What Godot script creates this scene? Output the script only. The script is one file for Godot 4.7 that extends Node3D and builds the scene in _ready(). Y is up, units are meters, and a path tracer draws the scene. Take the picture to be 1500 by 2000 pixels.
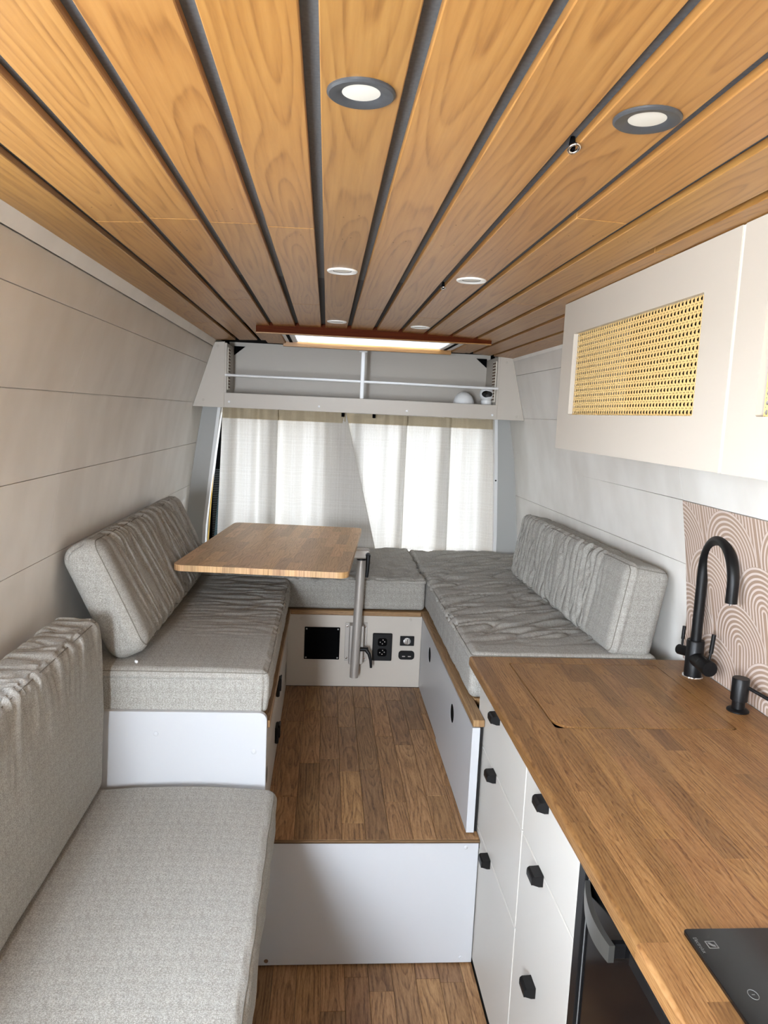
extends Node3D
# A camper van's living space seen from its cab. Scene coordinates: x right, y up from the raised rear floor, z towards the viewer; every thing is lifted by LIFT so that the lower floor lies at y = 0.

const LIFT := 0.385
const XC := 0.065
var mats := {}
var taken := {}
var rng := RandomNumberGenerator.new()
var nz := FastNoiseLite.new()




func _ready() -> void:
	# camera
	var cam := Camera3D.new()
	cam.name = "camera"
	cam.fov = 2.0 * rad_to_deg(atan(1000.0 / 1440.0))
	cam.near = 0.02
	cam.far = 60.0
	add_child(cam)
	cam.transform = Transform3D(Basis(Vector3.UP, deg_to_rad(-4.699)) * Basis(Vector3.RIGHT, deg_to_rad(-7.5)) * Basis(Vector3.BACK, deg_to_rad(2.573)), Vector3(0, 1.17 + LIFT, 0))
	# sky, exposure
	var sky := ProceduralSkyMaterial.new()
	sky.sky_top_color = Color(0.86, 0.92, 1.0)
	sky.sky_horizon_color = Color(0.95, 0.97, 1.0)
	sky.ground_bottom_color = Color(0.55, 0.54, 0.52)
	sky.ground_horizon_color = Color(0.72, 0.72, 0.70)
	sky.sky_energy_multiplier = 2.6
	sky.ground_energy_multiplier = 2.6
	var env := Environment.new()
	env.background_mode = Environment.BG_SKY
	env.sky = Sky.new()
	env.sky.sky_material = sky
	env.tonemap_mode = Environment.TONE_MAPPER_LINEAR
	env.tonemap_exposure = 1.93
	env.sdfgi_enabled = true
	env.ssao_enabled = true
	env.ssil_enabled = true
	var we := WorldEnvironment.new()
	we.name = "environment"
	we.environment = env
	add_child(we)
	# daylight at the side window, the windscreen and the open cab
	daylight("side_daylight", Vector3(-0.615, 1.08, -0.46), Vector3(0, -PI / 2, 0), Vector2(1.46, 0.52), Color(0.92, 0.96, 1.0), 0.7)
	daylight("cab_daylight", Vector3(-0.555, 0.90, 0.99), Vector3(0, 0, 0), Vector2(0.22, 0.70), Color(0.91, 0.95, 1.0), 4.6)
	make_materials()
	build_walls()
	build_floor()
	build_ceiling()
	build_shelf()
	build_curtains()
	build_benches()
	build_cushions()
	build_table()
	build_worktop()
	build_kitchen()
	build_overhead()
	build_fittings()


func daylight(called: String, at: Vector3, turn: Vector3, size: Vector2, c: Color, energy: float) -> void:
	var l := AreaLight3D.new()
	l.name = called
	l.area_size = size
	l.light_color = c
	l.light_energy = energy
	l.area_range = 12.0
	l.shadow_enabled = true
	add_child(l)
	l.position = at + Vector3(0, LIFT, 0)
	l.rotation = turn


# ---------------------------------------------------------------- geometry
class Geo:
	var v := PackedVector3Array()
	var n := PackedVector3Array()
	var uv := PackedVector2Array()
	var col := PackedColorArray()
	var tint := Color(1, 1, 1)
	var xf := Transform3D()
	var ga := 2            # grain axis
	var us := 1.0          # texture units per metre across the grain
	var vs := 1.0          # and along it
	var uo := Vector2.ZERO
	var bound := Vector2(-1e9, 1e9)   # across the grain, kept inside one column of the texture

	func put(p: Vector3, nn: Vector3, t := Vector2.ZERO) -> void:
		v.append(xf * p)
		n.append((xf.basis * nn).normalized())
		uv.append(t)
		col.append(tint)

	func tri(a: Vector3, b: Vector3, c: Vector3, na: Vector3, nb: Vector3, nc: Vector3, ua := Vector2.ZERO, ub := Vector2.ZERO, uc := Vector2.ZERO) -> void:
		if (b - a).cross(c - a).dot(na + nb + nc) > 0.0:
			put(a, na, ua); put(c, nc, uc); put(b, nb, ub)
		else:
			put(a, na, ua); put(b, nb, ub); put(c, nc, uc)

	func grain(p: Vector3, nn: Vector3) -> Vector2:
		var a := nn.abs().max_axis_index()
		var u := 0.0
		var w := 0.0
		if a == ga:
			u = p[(ga + 1) % 3]
			w = p[(ga + 2) % 3] * 0.2
		else:
			u = p[3 - a - ga]
			if 3 - a - ga == 1 and bound.x > -1e8:
				u = bound.x + fposmod(p.y, bound.y - bound.x)
			w = p[ga]
		return Vector2(clampf(u, bound.x, bound.y) * us + uo.x, w * vs + uo.y)

	func flat(pts: Array, nn: Vector3) -> void:   # a convex face
		for i in range(1, pts.size() - 1):
			tri(pts[0], pts[i], pts[i + 1], nn, nn, nn, grain(pts[0], nn), grain(pts[i], nn), grain(pts[i + 1], nn))

	func smooth4(a: Vector3, b: Vector3, c: Vector3, d: Vector3, na: Vector3, nb: Vector3, nc: Vector3, nd: Vector3, ua := Vector2.ZERO, ub := Vector2.ZERO, uc := Vector2.ZERO, ud := Vector2.ZERO) -> void:
		tri(a, b, c, na, nb, nc, ua, ub, uc)
		tri(a, c, d, na, nc, nd, ua, uc, ud)

	func box(lo: Vector3, hi: Vector3, b := 0.0) -> void:   # with chamfered edges
		var c := (lo + hi) / 2.0
		var h := ((hi - lo) / 2.0).abs()
		b = minf(b, minf(h.x, minf(h.y, h.z)) * 0.9)
		var ax := [Vector3(1, 0, 0), Vector3(0, 1, 0), Vector3(0, 0, 1)]
		for a in 3:
			var e: int = (a + 1) % 3
			var f: int = (a + 2) % 3
			for s in [-1.0, 1.0]:
				var ring := []
				for q in [[-1.0, -1.0], [1.0, -1.0], [1.0, 1.0], [-1.0, 1.0]]:
					ring.append(c + ax[a] * (s * h[a]) + ax[e] * (q[0] * (h[e] - b)) + ax[f] * (q[1] * (h[f] - b)))
				flat(ring, ax[a] * s)
		if b <= 0.0:
			return
		for a in 3:
			var e: int = (a + 1) % 3
			var f: int = (a + 2) % 3
			for s in [-1.0, 1.0]:
				for t in [-1.0, 1.0]:
					var p := []
					for k in [[-1.0, 0], [1.0, 0], [1.0, 1], [-1.0, 1]]:
						var w: Vector3 = c + ax[a] * (k[0] * (h[a] - b))
						if k[1] == 0:
							w += ax[e] * (s * h[e]) + ax[f] * (t * (h[f] - b))
						else:
							w += ax[e] * (s * (h[e] - b)) + ax[f] * (t * h[f])
						p.append(w)
					flat(p, (ax[e] * s + ax[f] * t * 0.98).normalized())
		for sx in [-1.0, 1.0]:
			for sy in [-1.0, 1.0]:
				for sz in [-1.0, 1.0]:
					var s := Vector3(sx, sy, sz)
					var i := h - Vector3(b, b, b)
					flat([c + s * Vector3(h.x, i.y, i.z), c + s * Vector3(i.x, h.y, i.z), c + s * Vector3(i.x, i.y, h.z)], (s * Vector3(1.01, 1, 0.99)).normalized())

	func at(o: Vector3, a: Vector3, b: Vector3, p: Vector2) -> Vector3:
		return o + a * p.x + b * p.y

	func prism(poly: PackedVector2Array, o: Vector3, a: Vector3, b: Vector3, depth: float, bev := 0.0) -> void:   # a polygon in the plane (a, b) at o, pushed along a x b by depth; its far face is chamfered
		var w := a.cross(b).normalized()
		if Geometry2D.is_polygon_clockwise(poly):
			poly = poly.duplicate()
			poly.reverse()
		var top := poly
		if bev > 0.0:
			var off := Geometry2D.offset_polygon(poly, -bev, Geometry2D.JOIN_MITER)
			if off.size() == 1 and off[0].size() == poly.size():
				top = PackedVector2Array()
				for i in poly.size():
					var best := 0
					for j in poly.size():
						if off[0][j].distance_squared_to(poly[i]) < off[0][best].distance_squared_to(poly[i]):
							best = j
					top.append(off[0][best])
			else:
				bev = 0.0
		var idx := Geometry2D.triangulate_polygon(top)
		for i in range(0, idx.size(), 3):
			var p := [at(o, a, b, top[idx[i]]) + w * depth, at(o, a, b, top[idx[i + 1]]) + w * depth, at(o, a, b, top[idx[i + 2]]) + w * depth]
			flat(p, w)
		idx = Geometry2D.triangulate_polygon(poly)
		for i in range(0, idx.size(), 3):
			flat([at(o, a, b, poly[idx[i]]), at(o, a, b, poly[idx[i + 1]]), at(o, a, b, poly[idx[i + 2]])], -w)
		for i in poly.size():
			var j := (i + 1) % poly.size()
			var d := (poly[j] - poly[i]).normalized()
			var nn := (a * d.y - b * d.x).normalized()
			var p0 := at(o, a, b, poly[i])
			var p1 := at(o, a, b, poly[j])
			flat([p0, p1, p1 + w * (depth - bev), p0 + w * (depth - bev)], nn)
			if bev > 0.0:
				flat([p0 + w * (depth - bev), p1 + w * (depth - bev), at(o, a, b, top[j]) + w * depth, at(o, a, b, top[i]) + w * depth], (nn + w).normalized())

	func plate_with_hole(outer: PackedVector2Array, hole: PackedVector2Array, o: Vector3, a: Vector3, b: Vector3, depth: float) -> void:   # same number of points, facing each other
		var w := a.cross(b).normalized()
		var k := outer.size()
		for i in k:
			var j := (i + 1) % k
			for s in [0.0, 1.0]:
				var u: Vector3 = w * (depth * s)
				flat([at(o, a, b, outer[i]) + u, at(o, a, b, outer[j]) + u, at(o, a, b, hole[j]) + u, at(o, a, b, hole[i]) + u], w * (2.0 * s - 1.0))
			var mid := (outer[i] + outer[j]) / 2.0 - (hole[i] + hole[j]) / 2.0
			for ring in [[outer, 1.0], [hole, -1.0]]:
				var d: Vector2 = (ring[0][j] - ring[0][i])
				if d.length() < 1e-6:
					continue
				var n2 := Vector2(d.y, -d.x).normalized()
				if n2.dot(mid) * ring[1] < 0.0:
					n2 = -n2
				var nn: Vector3 = a * n2.x + b * n2.y
				var p0 := at(o, a, b, ring[0][i])
				var p1 := at(o, a, b, ring[0][j])
				flat([p0, p1, p1 + w * depth, p0 + w * depth], nn)

	func lathe(prof: Array, o: Vector3, axis: Vector3, seg := 24) -> void:   # prof: Vector2(radius, height) from bottom to top
		var w := axis.normalized()
		var a := w.cross(Vector3(0, 0, 1) if absf(w.z) < 0.9 else Vector3(1, 0, 0)).normalized()
		var b := w.cross(a)
		var ns := []
		for i in prof.size() - 1:
			var d0: Vector2 = prof[i + 1] - prof[i]
			ns.append(Vector2(d0.y, -d0.x).normalized())
		for i in prof.size() - 1:
			var p: Vector2 = prof[i]
			var q: Vector2 = prof[i + 1]
			if (q - p).length() < 1e-7:
				continue
			var np: Vector2 = ns[i]
			var nq: Vector2 = ns[i]
			if i > 0 and ns[i - 1].dot(ns[i]) > 0.8:
				np = (ns[i - 1] + ns[i]).normalized()
			if i < ns.size() - 1 and ns[i + 1].dot(ns[i]) > 0.8:
				nq = (ns[i + 1] + ns[i]).normalized()
			for k in seg:
				var t0 := TAU * k / seg
				var t1 := TAU * (k + 1) / seg
				var r0 := a * cos(t0) + b * sin(t0)
				var r1 := a * cos(t1) + b * sin(t1)
				var p0 := o + r0 * p.x + w * p.y
				var p1 := o + r1 * p.x + w * p.y
				var q0 := o + r0 * q.x + w * q.y
				var q1 := o + r1 * q.x + w * q.y
				if p.x > 1e-6:
					tri(p0, p1, q1, r0 * np.x + w * np.y, r1 * np.x + w * np.y, r1 * nq.x + w * nq.y)
				if q.x > 1e-6:
					tri(p0, q1, q0, r0 * np.x + w * np.y, r1 * nq.x + w * nq.y, r0 * nq.x + w * nq.y)

	func tube(path: Array, r, seg := 10, caps := true) -> void:
		var k := path.size()
		var side := Vector3.ZERO
		var rings := []
		for i in k:
			var t: Vector3 = (path[mini(i + 1, k - 1)] - path[maxi(i - 1, 0)]).normalized()
			if side == Vector3.ZERO:
				side = t.cross(Vector3(0, 1, 0) if absf(t.y) < 0.9 else Vector3(1, 0, 0)).normalized()
			side = (side - t * side.dot(t)).normalized()
			var up := t.cross(side)
			var rr: float = r[i] if r is Array else r
			var ring := []
			for j in seg:
				var d := side * cos(TAU * j / seg) + up * sin(TAU * j / seg)
				ring.append([path[i] + d * rr, d])
			rings.append(ring)
		for i in k - 1:
			for j in seg:
				var m := (j + 1) % seg
				smooth4(rings[i][j][0], rings[i][m][0], rings[i + 1][m][0], rings[i + 1][j][0], rings[i][j][1], rings[i][m][1], rings[i + 1][m][1], rings[i + 1][j][1])
		if caps:
			for e in [0, k - 1]:
				var nn: Vector3 = (path[0] - path[1]).normalized() if e == 0 else (path[k - 1] - path[k - 2]).normalized()
				for j in range(1, seg - 1):
					tri(rings[e][0][0], rings[e][j][0], rings[e][j + 1][0], nn, nn, nn)

	func sheet(pts: Array, w: int, h: int, uvs := []) -> void:   # a smooth grid of w x h points, seen from both sides
		var nn := []
		for j in h:
			for i in w:
				var dx: Vector3 = pts[j * w + mini(i + 1, w - 1)] - pts[j * w + maxi(i - 1, 0)]
				var dy: Vector3 = pts[mini(j + 1, h - 1) * w + i] - pts[maxi(j - 1, 0) * w + i]
				nn.append(dx.cross(dy).normalized())
		for j in h - 1:
			for i in w - 1:
				var q := [j * w + i, j * w + i + 1, (j + 1) * w + i + 1, (j + 1) * w + i]
				if uvs.size():
					smooth4(pts[q[0]], pts[q[1]], pts[q[2]], pts[q[3]], nn[q[0]], nn[q[1]], nn[q[2]], nn[q[3]], uvs[q[0]], uvs[q[1]], uvs[q[2]], uvs[q[3]])
				else:
					smooth4(pts[q[0]], pts[q[1]], pts[q[2]], pts[q[3]], nn[q[0]], nn[q[1]], nn[q[2]], nn[q[3]])

	func cushion(lo: Vector3, hi: Vector3, r: float, cell: float, push: Callable) -> void:   # a soft rounded box; push(position, outward) moves its skin
		for a in 3:
			var e := (a + 1) % 3
			var f := (a + 2) % 3
			var ce := steps(lo[e], hi[e], r, cell)
			var cf := steps(lo[f], hi[f], r, cell)
			for s in [0, 1]:
				var pts := []
				for y in cf:
					for x in ce:
						var q := Vector3.ZERO
						q[a] = hi[a] if s else lo[a]
						q[e] = x
						q[f] = y
						var inner := q.clamp(lo + Vector3(r, r, r), hi - Vector3(r, r, r))
						var d := (q - inner).normalized()
						pts.append(inner + d * (r + push.call(inner + d * r, d)))
				var flip: float = 1.0 if s else -1.0
				grid_out(pts, ce.size(), cf.size(), flip)

	func grid_out(pts: Array, w: int, h: int, flip: float) -> void:
		var nn := []
		for j in h:
			for i in w:
				var dx: Vector3 = pts[j * w + mini(i + 1, w - 1)] - pts[j * w + maxi(i - 1, 0)]
				var dy: Vector3 = pts[mini(j + 1, h - 1) * w + i] - pts[maxi(j - 1, 0) * w + i]
				nn.append(dx.cross(dy).normalized() * flip)
		for j in h - 1:
			for i in w - 1:
				var q := [j * w + i, j * w + i + 1, (j + 1) * w + i + 1, (j + 1) * w + i]
				smooth4(pts[q[0]], pts[q[1]], pts[q[2]], pts[q[3]], nn[q[0]], nn[q[1]], nn[q[2]], nn[q[3]])

	func steps(a: float, b: float, r: float, cell: float) -> Array:   # finer over the rounding
		var out := []
		for i in 6:
			out.append(a + r * (1.0 - tan(PI / 4 * (1.0 - i / 6.0))))
		var k := maxi(2, int(ceil((b - a - 2 * r) / cell)))
		for i in k + 1:
			out.append(lerpf(a + r, b - r, float(i) / k))
		for i in range(1, 7):
			out.append(b - r * (1.0 - tan(PI / 4 * (i / 6.0))))
		return out


# ---------------------------------------------------------------- nodes
func numbered(called: String) -> String:
	if not taken.has(called):
		taken[called] = 0
		return called
	taken[called] += 1
	return "%s_%03d" % [called, taken[called]]


func tag(o: Node3D, label := "", category := "", group := "", kind := "") -> void:
	if label: o.set_meta("label", label)
	if category: o.set_meta("category", category)
	if group: o.set_meta("group", group)
	if kind: o.set_meta("kind", kind)


func thing(called: String, label: String, category: String, base: Vector3, group := "") -> Node3D:
	var o := Node3D.new()
	o.name = numbered(called)
	add_child(o)
	o.position = base + Vector3(0, LIFT, 0)
	o.set_meta("base", base)
	tag(o, label, category, group)
	return o


func struct(called: String, label: String, category: String, base := Vector3.ZERO) -> Node3D:
	var o := thing(called, label, category, base)
	o.set_meta("kind", "structure")
	return o


func part(called: String, g: Geo, mat: Material, parent: Node3D, label := "") -> MeshInstance3D:
	var base := Vector3.ZERO
	var p: Node = parent
	while p != self:
		if p.has_meta("base"):
			base = p.get_meta("base")
		p = p.get_parent()
	var arr := []
	arr.resize(Mesh.ARRAY_MAX)
	for i in g.v.size():
		g.v[i] -= base
	arr[Mesh.ARRAY_VERTEX] = g.v
	arr[Mesh.ARRAY_NORMAL] = g.n
	arr[Mesh.ARRAY_TEX_UV] = g.uv
	arr[Mesh.ARRAY_COLOR] = g.col
	var m := ArrayMesh.new()
	m.add_surface_from_arrays(Mesh.PRIMITIVE_TRIANGLES, arr)
	m.surface_set_material(0, mat)
	var o := MeshInstance3D.new()
	o.mesh = m
	o.name = called
	if label: o.set_meta("label", label)
	parent.add_child(o, true)
	if "@" in o.name or o.name != called:
		var k := 1
		while parent.has_node(NodePath("%s_%03d" % [called, k])):
			k += 1
		o.name = "%s_%03d" % [called, k]
	return o


func boxpart(called: String, lo: Vector3, hi: Vector3, bev: float, mat: Material, parent: Node3D, label := "") -> MeshInstance3D:
	var g := Geo.new()
	g.box(lo, hi, bev)
	return part(called, g, mat, parent, label)


func rounded(x0: float, y0: float, x1: float, y1: float, r, seg := 6) -> PackedVector2Array:   # r: one radius or four (x0y0, x1y0, x1y1, x0y1)
	var rr: Array = r if r is Array else [r, r, r, r]
	var out := PackedVector2Array()
	var cs := [[x0, y0, 1, 1, PI], [x1, y0, -1, 1, 1.5 * PI], [x1, y1, -1, -1, 0.0], [x0, y1, 1, -1, 0.5 * PI]]
	for i in 4:
		var q: float = rr[i]
		var c: Array = cs[i]
		if q <= 0.0:
			out.append(Vector2(c[0], c[1]))
			continue
		for k in seg + 1:
			var t: float = c[4] + PI / 2 * k / seg
			out.append(Vector2(c[0] + c[2] * q + cos(t) * q, c[1] + c[3] * q + sin(t) * q))
	return out


func facing_rect(hole: PackedVector2Array, x0: float, y0: float, x1: float, y1: float) -> PackedVector2Array:   # points of the rectangle opposite those of the hole
	var c := Vector2.ZERO
	for p in hole:
		c += p / hole.size()
	var out := PackedVector2Array()
	for p in hole:
		var d := (p - c).normalized()
		var t := 1e9
		if d.x > 1e-6: t = minf(t, (x1 - c.x) / d.x)
		if d.x < -1e-6: t = minf(t, (x0 - c.x) / d.x)
		if d.y > 1e-6: t = minf(t, (y1 - c.y) / d.y)
		if d.y < -1e-6: t = minf(t, (y0 - c.y) / d.y)
		out.append(c + d * t)
	for corner in [Vector2(x0, y0), Vector2(x1, y0), Vector2(x1, y1), Vector2(x0, y1)]:   # the nearest point moves into each corner
		var best := 0
		for i in out.size():
			if out[i].distance_squared_to(corner) < out[best].distance_squared_to(corner):
				best = i
		out[best] = corner
	return out


func ellipse(c: Vector2, rx: float, ry: float, k := 32) -> PackedVector2Array:
	var out := PackedVector2Array()
	for i in k:
		out.append(c + Vector2(cos(TAU * i / k) * rx, sin(TAU * i / k) * ry))
	return out


func screw_cap(at: Vector3, axis: Vector3, mat: Material, parent: Node3D, r := 0.0055) -> void:
	var g := Geo.new()
	g.lathe([Vector2(r, 0), Vector2(r, 0.0012), Vector2(r * 0.75, 0.0024), Vector2(r * 0.45, 0.0026), Vector2(r * 0.4, 0.0018), Vector2(0, 0.0018)], at, axis, 14)
	part("screw_cap", g, mat, parent)


# ---------------------------------------------------------------- materials
func std(called: String, c: Color, rough := 0.6, metal := 0.0) -> StandardMaterial3D:
	var m := StandardMaterial3D.new()
	m.resource_name = called
	m.albedo_color = c
	m.roughness = rough
	m.metallic = metal
	mats[called] = m
	return m


func rgb(r: int, g: int, b: int) -> Color:
	return Color(r / 255.0, g / 255.0, b / 255.0)


func noise_tex(freq: float, a: Color, b: Color, oct := 4, size := 256, sd := 1) -> NoiseTexture2D:
	var f := FastNoiseLite.new()
	f.seed = sd
	f.frequency = freq
	f.fractal_octaves = oct
	var t := NoiseTexture2D.new()
	t.width = size
	t.height = size
	t.seamless = true
	t.noise = f
	var ramp := Gradient.new()
	ramp.set_color(0, a)
	ramp.set_color(1, b)
	t.color_ramp = ramp
	return t


func wood_tex(cols: int, cw: int, h: int, sd: int, light: Color, mid: Color, dark: Color, rings: float, wander: float, pores: float, streak: float, wig := 0.06) -> ImageTexture:   # several boards side by side; the grain runs down the picture and repeats there
	nz.seed = sd
	nz.frequency = 1.0
	nz.fractal_octaves = 2
	var w := cols * cw
	var data := PackedByteArray()
	data.resize(w * h * 3)
	var cs := []
	for y in h:
		var t := TAU * y / h
		cs.append(Vector2(cos(t), sin(t)))
	for k in cols:
		var off := k * 17.3 + 3.0
		var skew := nz.get_noise_2d(k * 7.7, 1.5) * 0.5
		var deep := 0.18 + 0.25 * absf(nz.get_noise_2d(k * 5.1, 9.5))
		var rows := []
		for y in h:
			var c: Vector2 = cs[y]
			rows.append(Vector2(nz.get_noise_3d(off, c.x * 0.20, c.y * 0.20), nz.get_noise_3d(off + 50.0, c.x * 0.26, c.y * 0.26)))
		for y in h:
			var c: Vector2 = cs[y]
			var rw: Vector2 = rows[y]
			for x in cw:
				var u := (x + 0.5) / cw - 0.5
				var n1 := nz.get_noise_3d(u * 0.9 + off, c.x * 0.30 + 5.0, c.y * 0.30)
				var n2 := nz.get_noise_3d(u * 4.0 + off, c.x * 1.3 + 9.0, c.y * 1.3)
				var du := u + skew + rw.x * 0.35
				var dv := deep + rw.y * wander + 0.35 * wander * n1
				var q := sqrt(du * du + dv * dv) * rings + n1 * 0.5 + n2 * wig * 2.0
				var f := q - floorf(q)
				var s := f * f * (1.0 - smoothstep(0.82, 1.0, f))
				var p := nz.get_noise_3d(u * 42.0 + off, c.x * 7.0, c.y * 7.0)
				var b := nz.get_noise_3d(u * 9.0 + off * 2.0, c.x * 1.1, c.y * 1.1)
				var m := clampf(0.22 + s * 0.62 + p * pores + b * streak, 0.0, 1.0)
				var r: Color = light.lerp(mid, m * 2.0) if m < 0.5 else mid.lerp(dark, m * 2.0 - 1.0)
				var i := (y * w + k * cw + x) * 3
				data[i] = int(clampf(r.r, 0, 1) * 255.0)
				data[i + 1] = int(clampf(r.g, 0, 1) * 255.0)
				data[i + 2] = int(clampf(r.b, 0, 1) * 255.0)
	return ImageTexture.create_from_image(Image.create_from_data(w, h, false, Image.FORMAT_RGB8, data))


func weave_tex(size: int, threads: int, light: Color, dark: Color, sd: int, stripe := 0.28) -> Array:   # [colour, height] of a heathered cloth
	rng.seed = sd
	var warp := []
	var weft := []
	for i in threads:
		warp.append(rng.randf())
		weft.append(rng.randf())
	var cell := size / threads
	var a := PackedByteArray()
	var b := PackedByteArray()
	a.resize(size * size * 3)
	b.resize(size * size)
	nz.seed = sd
	var spots := []
	for i in threads * threads:
		spots.append(rng.randf())
	for y in size:
		var ty := y / cell
		var fy := (y % cell + 0.5) / cell * 2.0 - 1.0
		for x in size:
			var tx := x / cell
			var fx := (x % cell + 0.5) / cell * 2.0 - 1.0
			var over := (tx + ty * 2) % 4 < 2
			var k: float = warp[tx] if over else weft[ty]
			var hgt := 1.0 - (fx * fx if over else fy * fy)
			var t: float = clampf(stripe * k + (1.0 - stripe) * spots[ty * threads + tx], 0, 1)
			var c := dark.lerp(light, t) * (0.80 + 0.20 * hgt)
			var i := (y * size + x) * 3
			a[i] = int(c.r * 255.0)
			a[i + 1] = int(c.g * 255.0)
			a[i + 2] = int(c.b * 255.0)
			b[y * size + x] = int(255.0 * (0.15 + 0.85 * hgt * (1.0 if over else 0.8)))
	return [ImageTexture.create_from_image(Image.create_from_data(size, size, false, Image.FORMAT_RGB8, a)), ImageTexture.create_from_image(Image.create_from_data(size, size, false, Image.FORMAT_L8, b))]


func arch_tex(size: int, tile: float, radius: float, ground: Color, line: Color) -> ImageTexture:   # rows of nested arches, each column half a row lower than its neighbour
	var a := PackedByteArray()
	a.resize(size * size * 3)
	for y in size:
		var py := (1.0 - (y + 0.5) / size) * tile
		for x in size:
			var px := (x + 0.5) / size * tile
			var best := 1e9
			var r := 0.0
			for kx in range(-1, 4):
				var cx := kx * tile / 2.0
				var dx := px - cx
				if absf(dx) > radius:
					continue
				for ky in range(-1, 3):
					var apex := (ky + (0.5 if posmod(kx, 2) else 0.0)) * tile
					var cy := apex - radius
					var d := absf(dx) if py < cy else Vector2(dx, py - cy).length()
					if d < radius and apex < best:
						best = apex
						r = d
			var f := fposmod(r / radius * 9.0 + 0.15, 1.0)
			var t := smoothstep(0.02, 0.10, f) * (1.0 - smoothstep(0.58, 0.66, f))
			var c := ground.lerp(line, t)
			var i := (y * size + x) * 3
			a[i] = int(c.r * 255.0)
			a[i + 1] = int(c.g * 255.0)
			a[i + 2] = int(c.b * 255.0)
	return ImageTexture.create_from_image(Image.create_from_data(size, size, false, Image.FORMAT_RGB8, a))


func wooden(called: String, tex: Texture2D, c: Color, rough: float) -> StandardMaterial3D:
	var m := std(called, c, rough)
	m.albedo_texture = tex
	m.vertex_color_use_as_albedo = true
	return m


func cloth(called: String, tex: Array, c: Color, tile: float, bump: float) -> StandardMaterial3D:
	var m := std(called, c, 0.95)
	m.albedo_texture = tex[0]
	m.uv1_triplanar = true
	m.uv1_scale = Vector3.ONE / tile
	m.heightmap_enabled = true
	m.heightmap_texture = tex[1]
	m.heightmap_scale = bump
	m.metallic_specular = 0.25
	m.rim_enabled = true
	m.rim = 0.15
	return m


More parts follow.
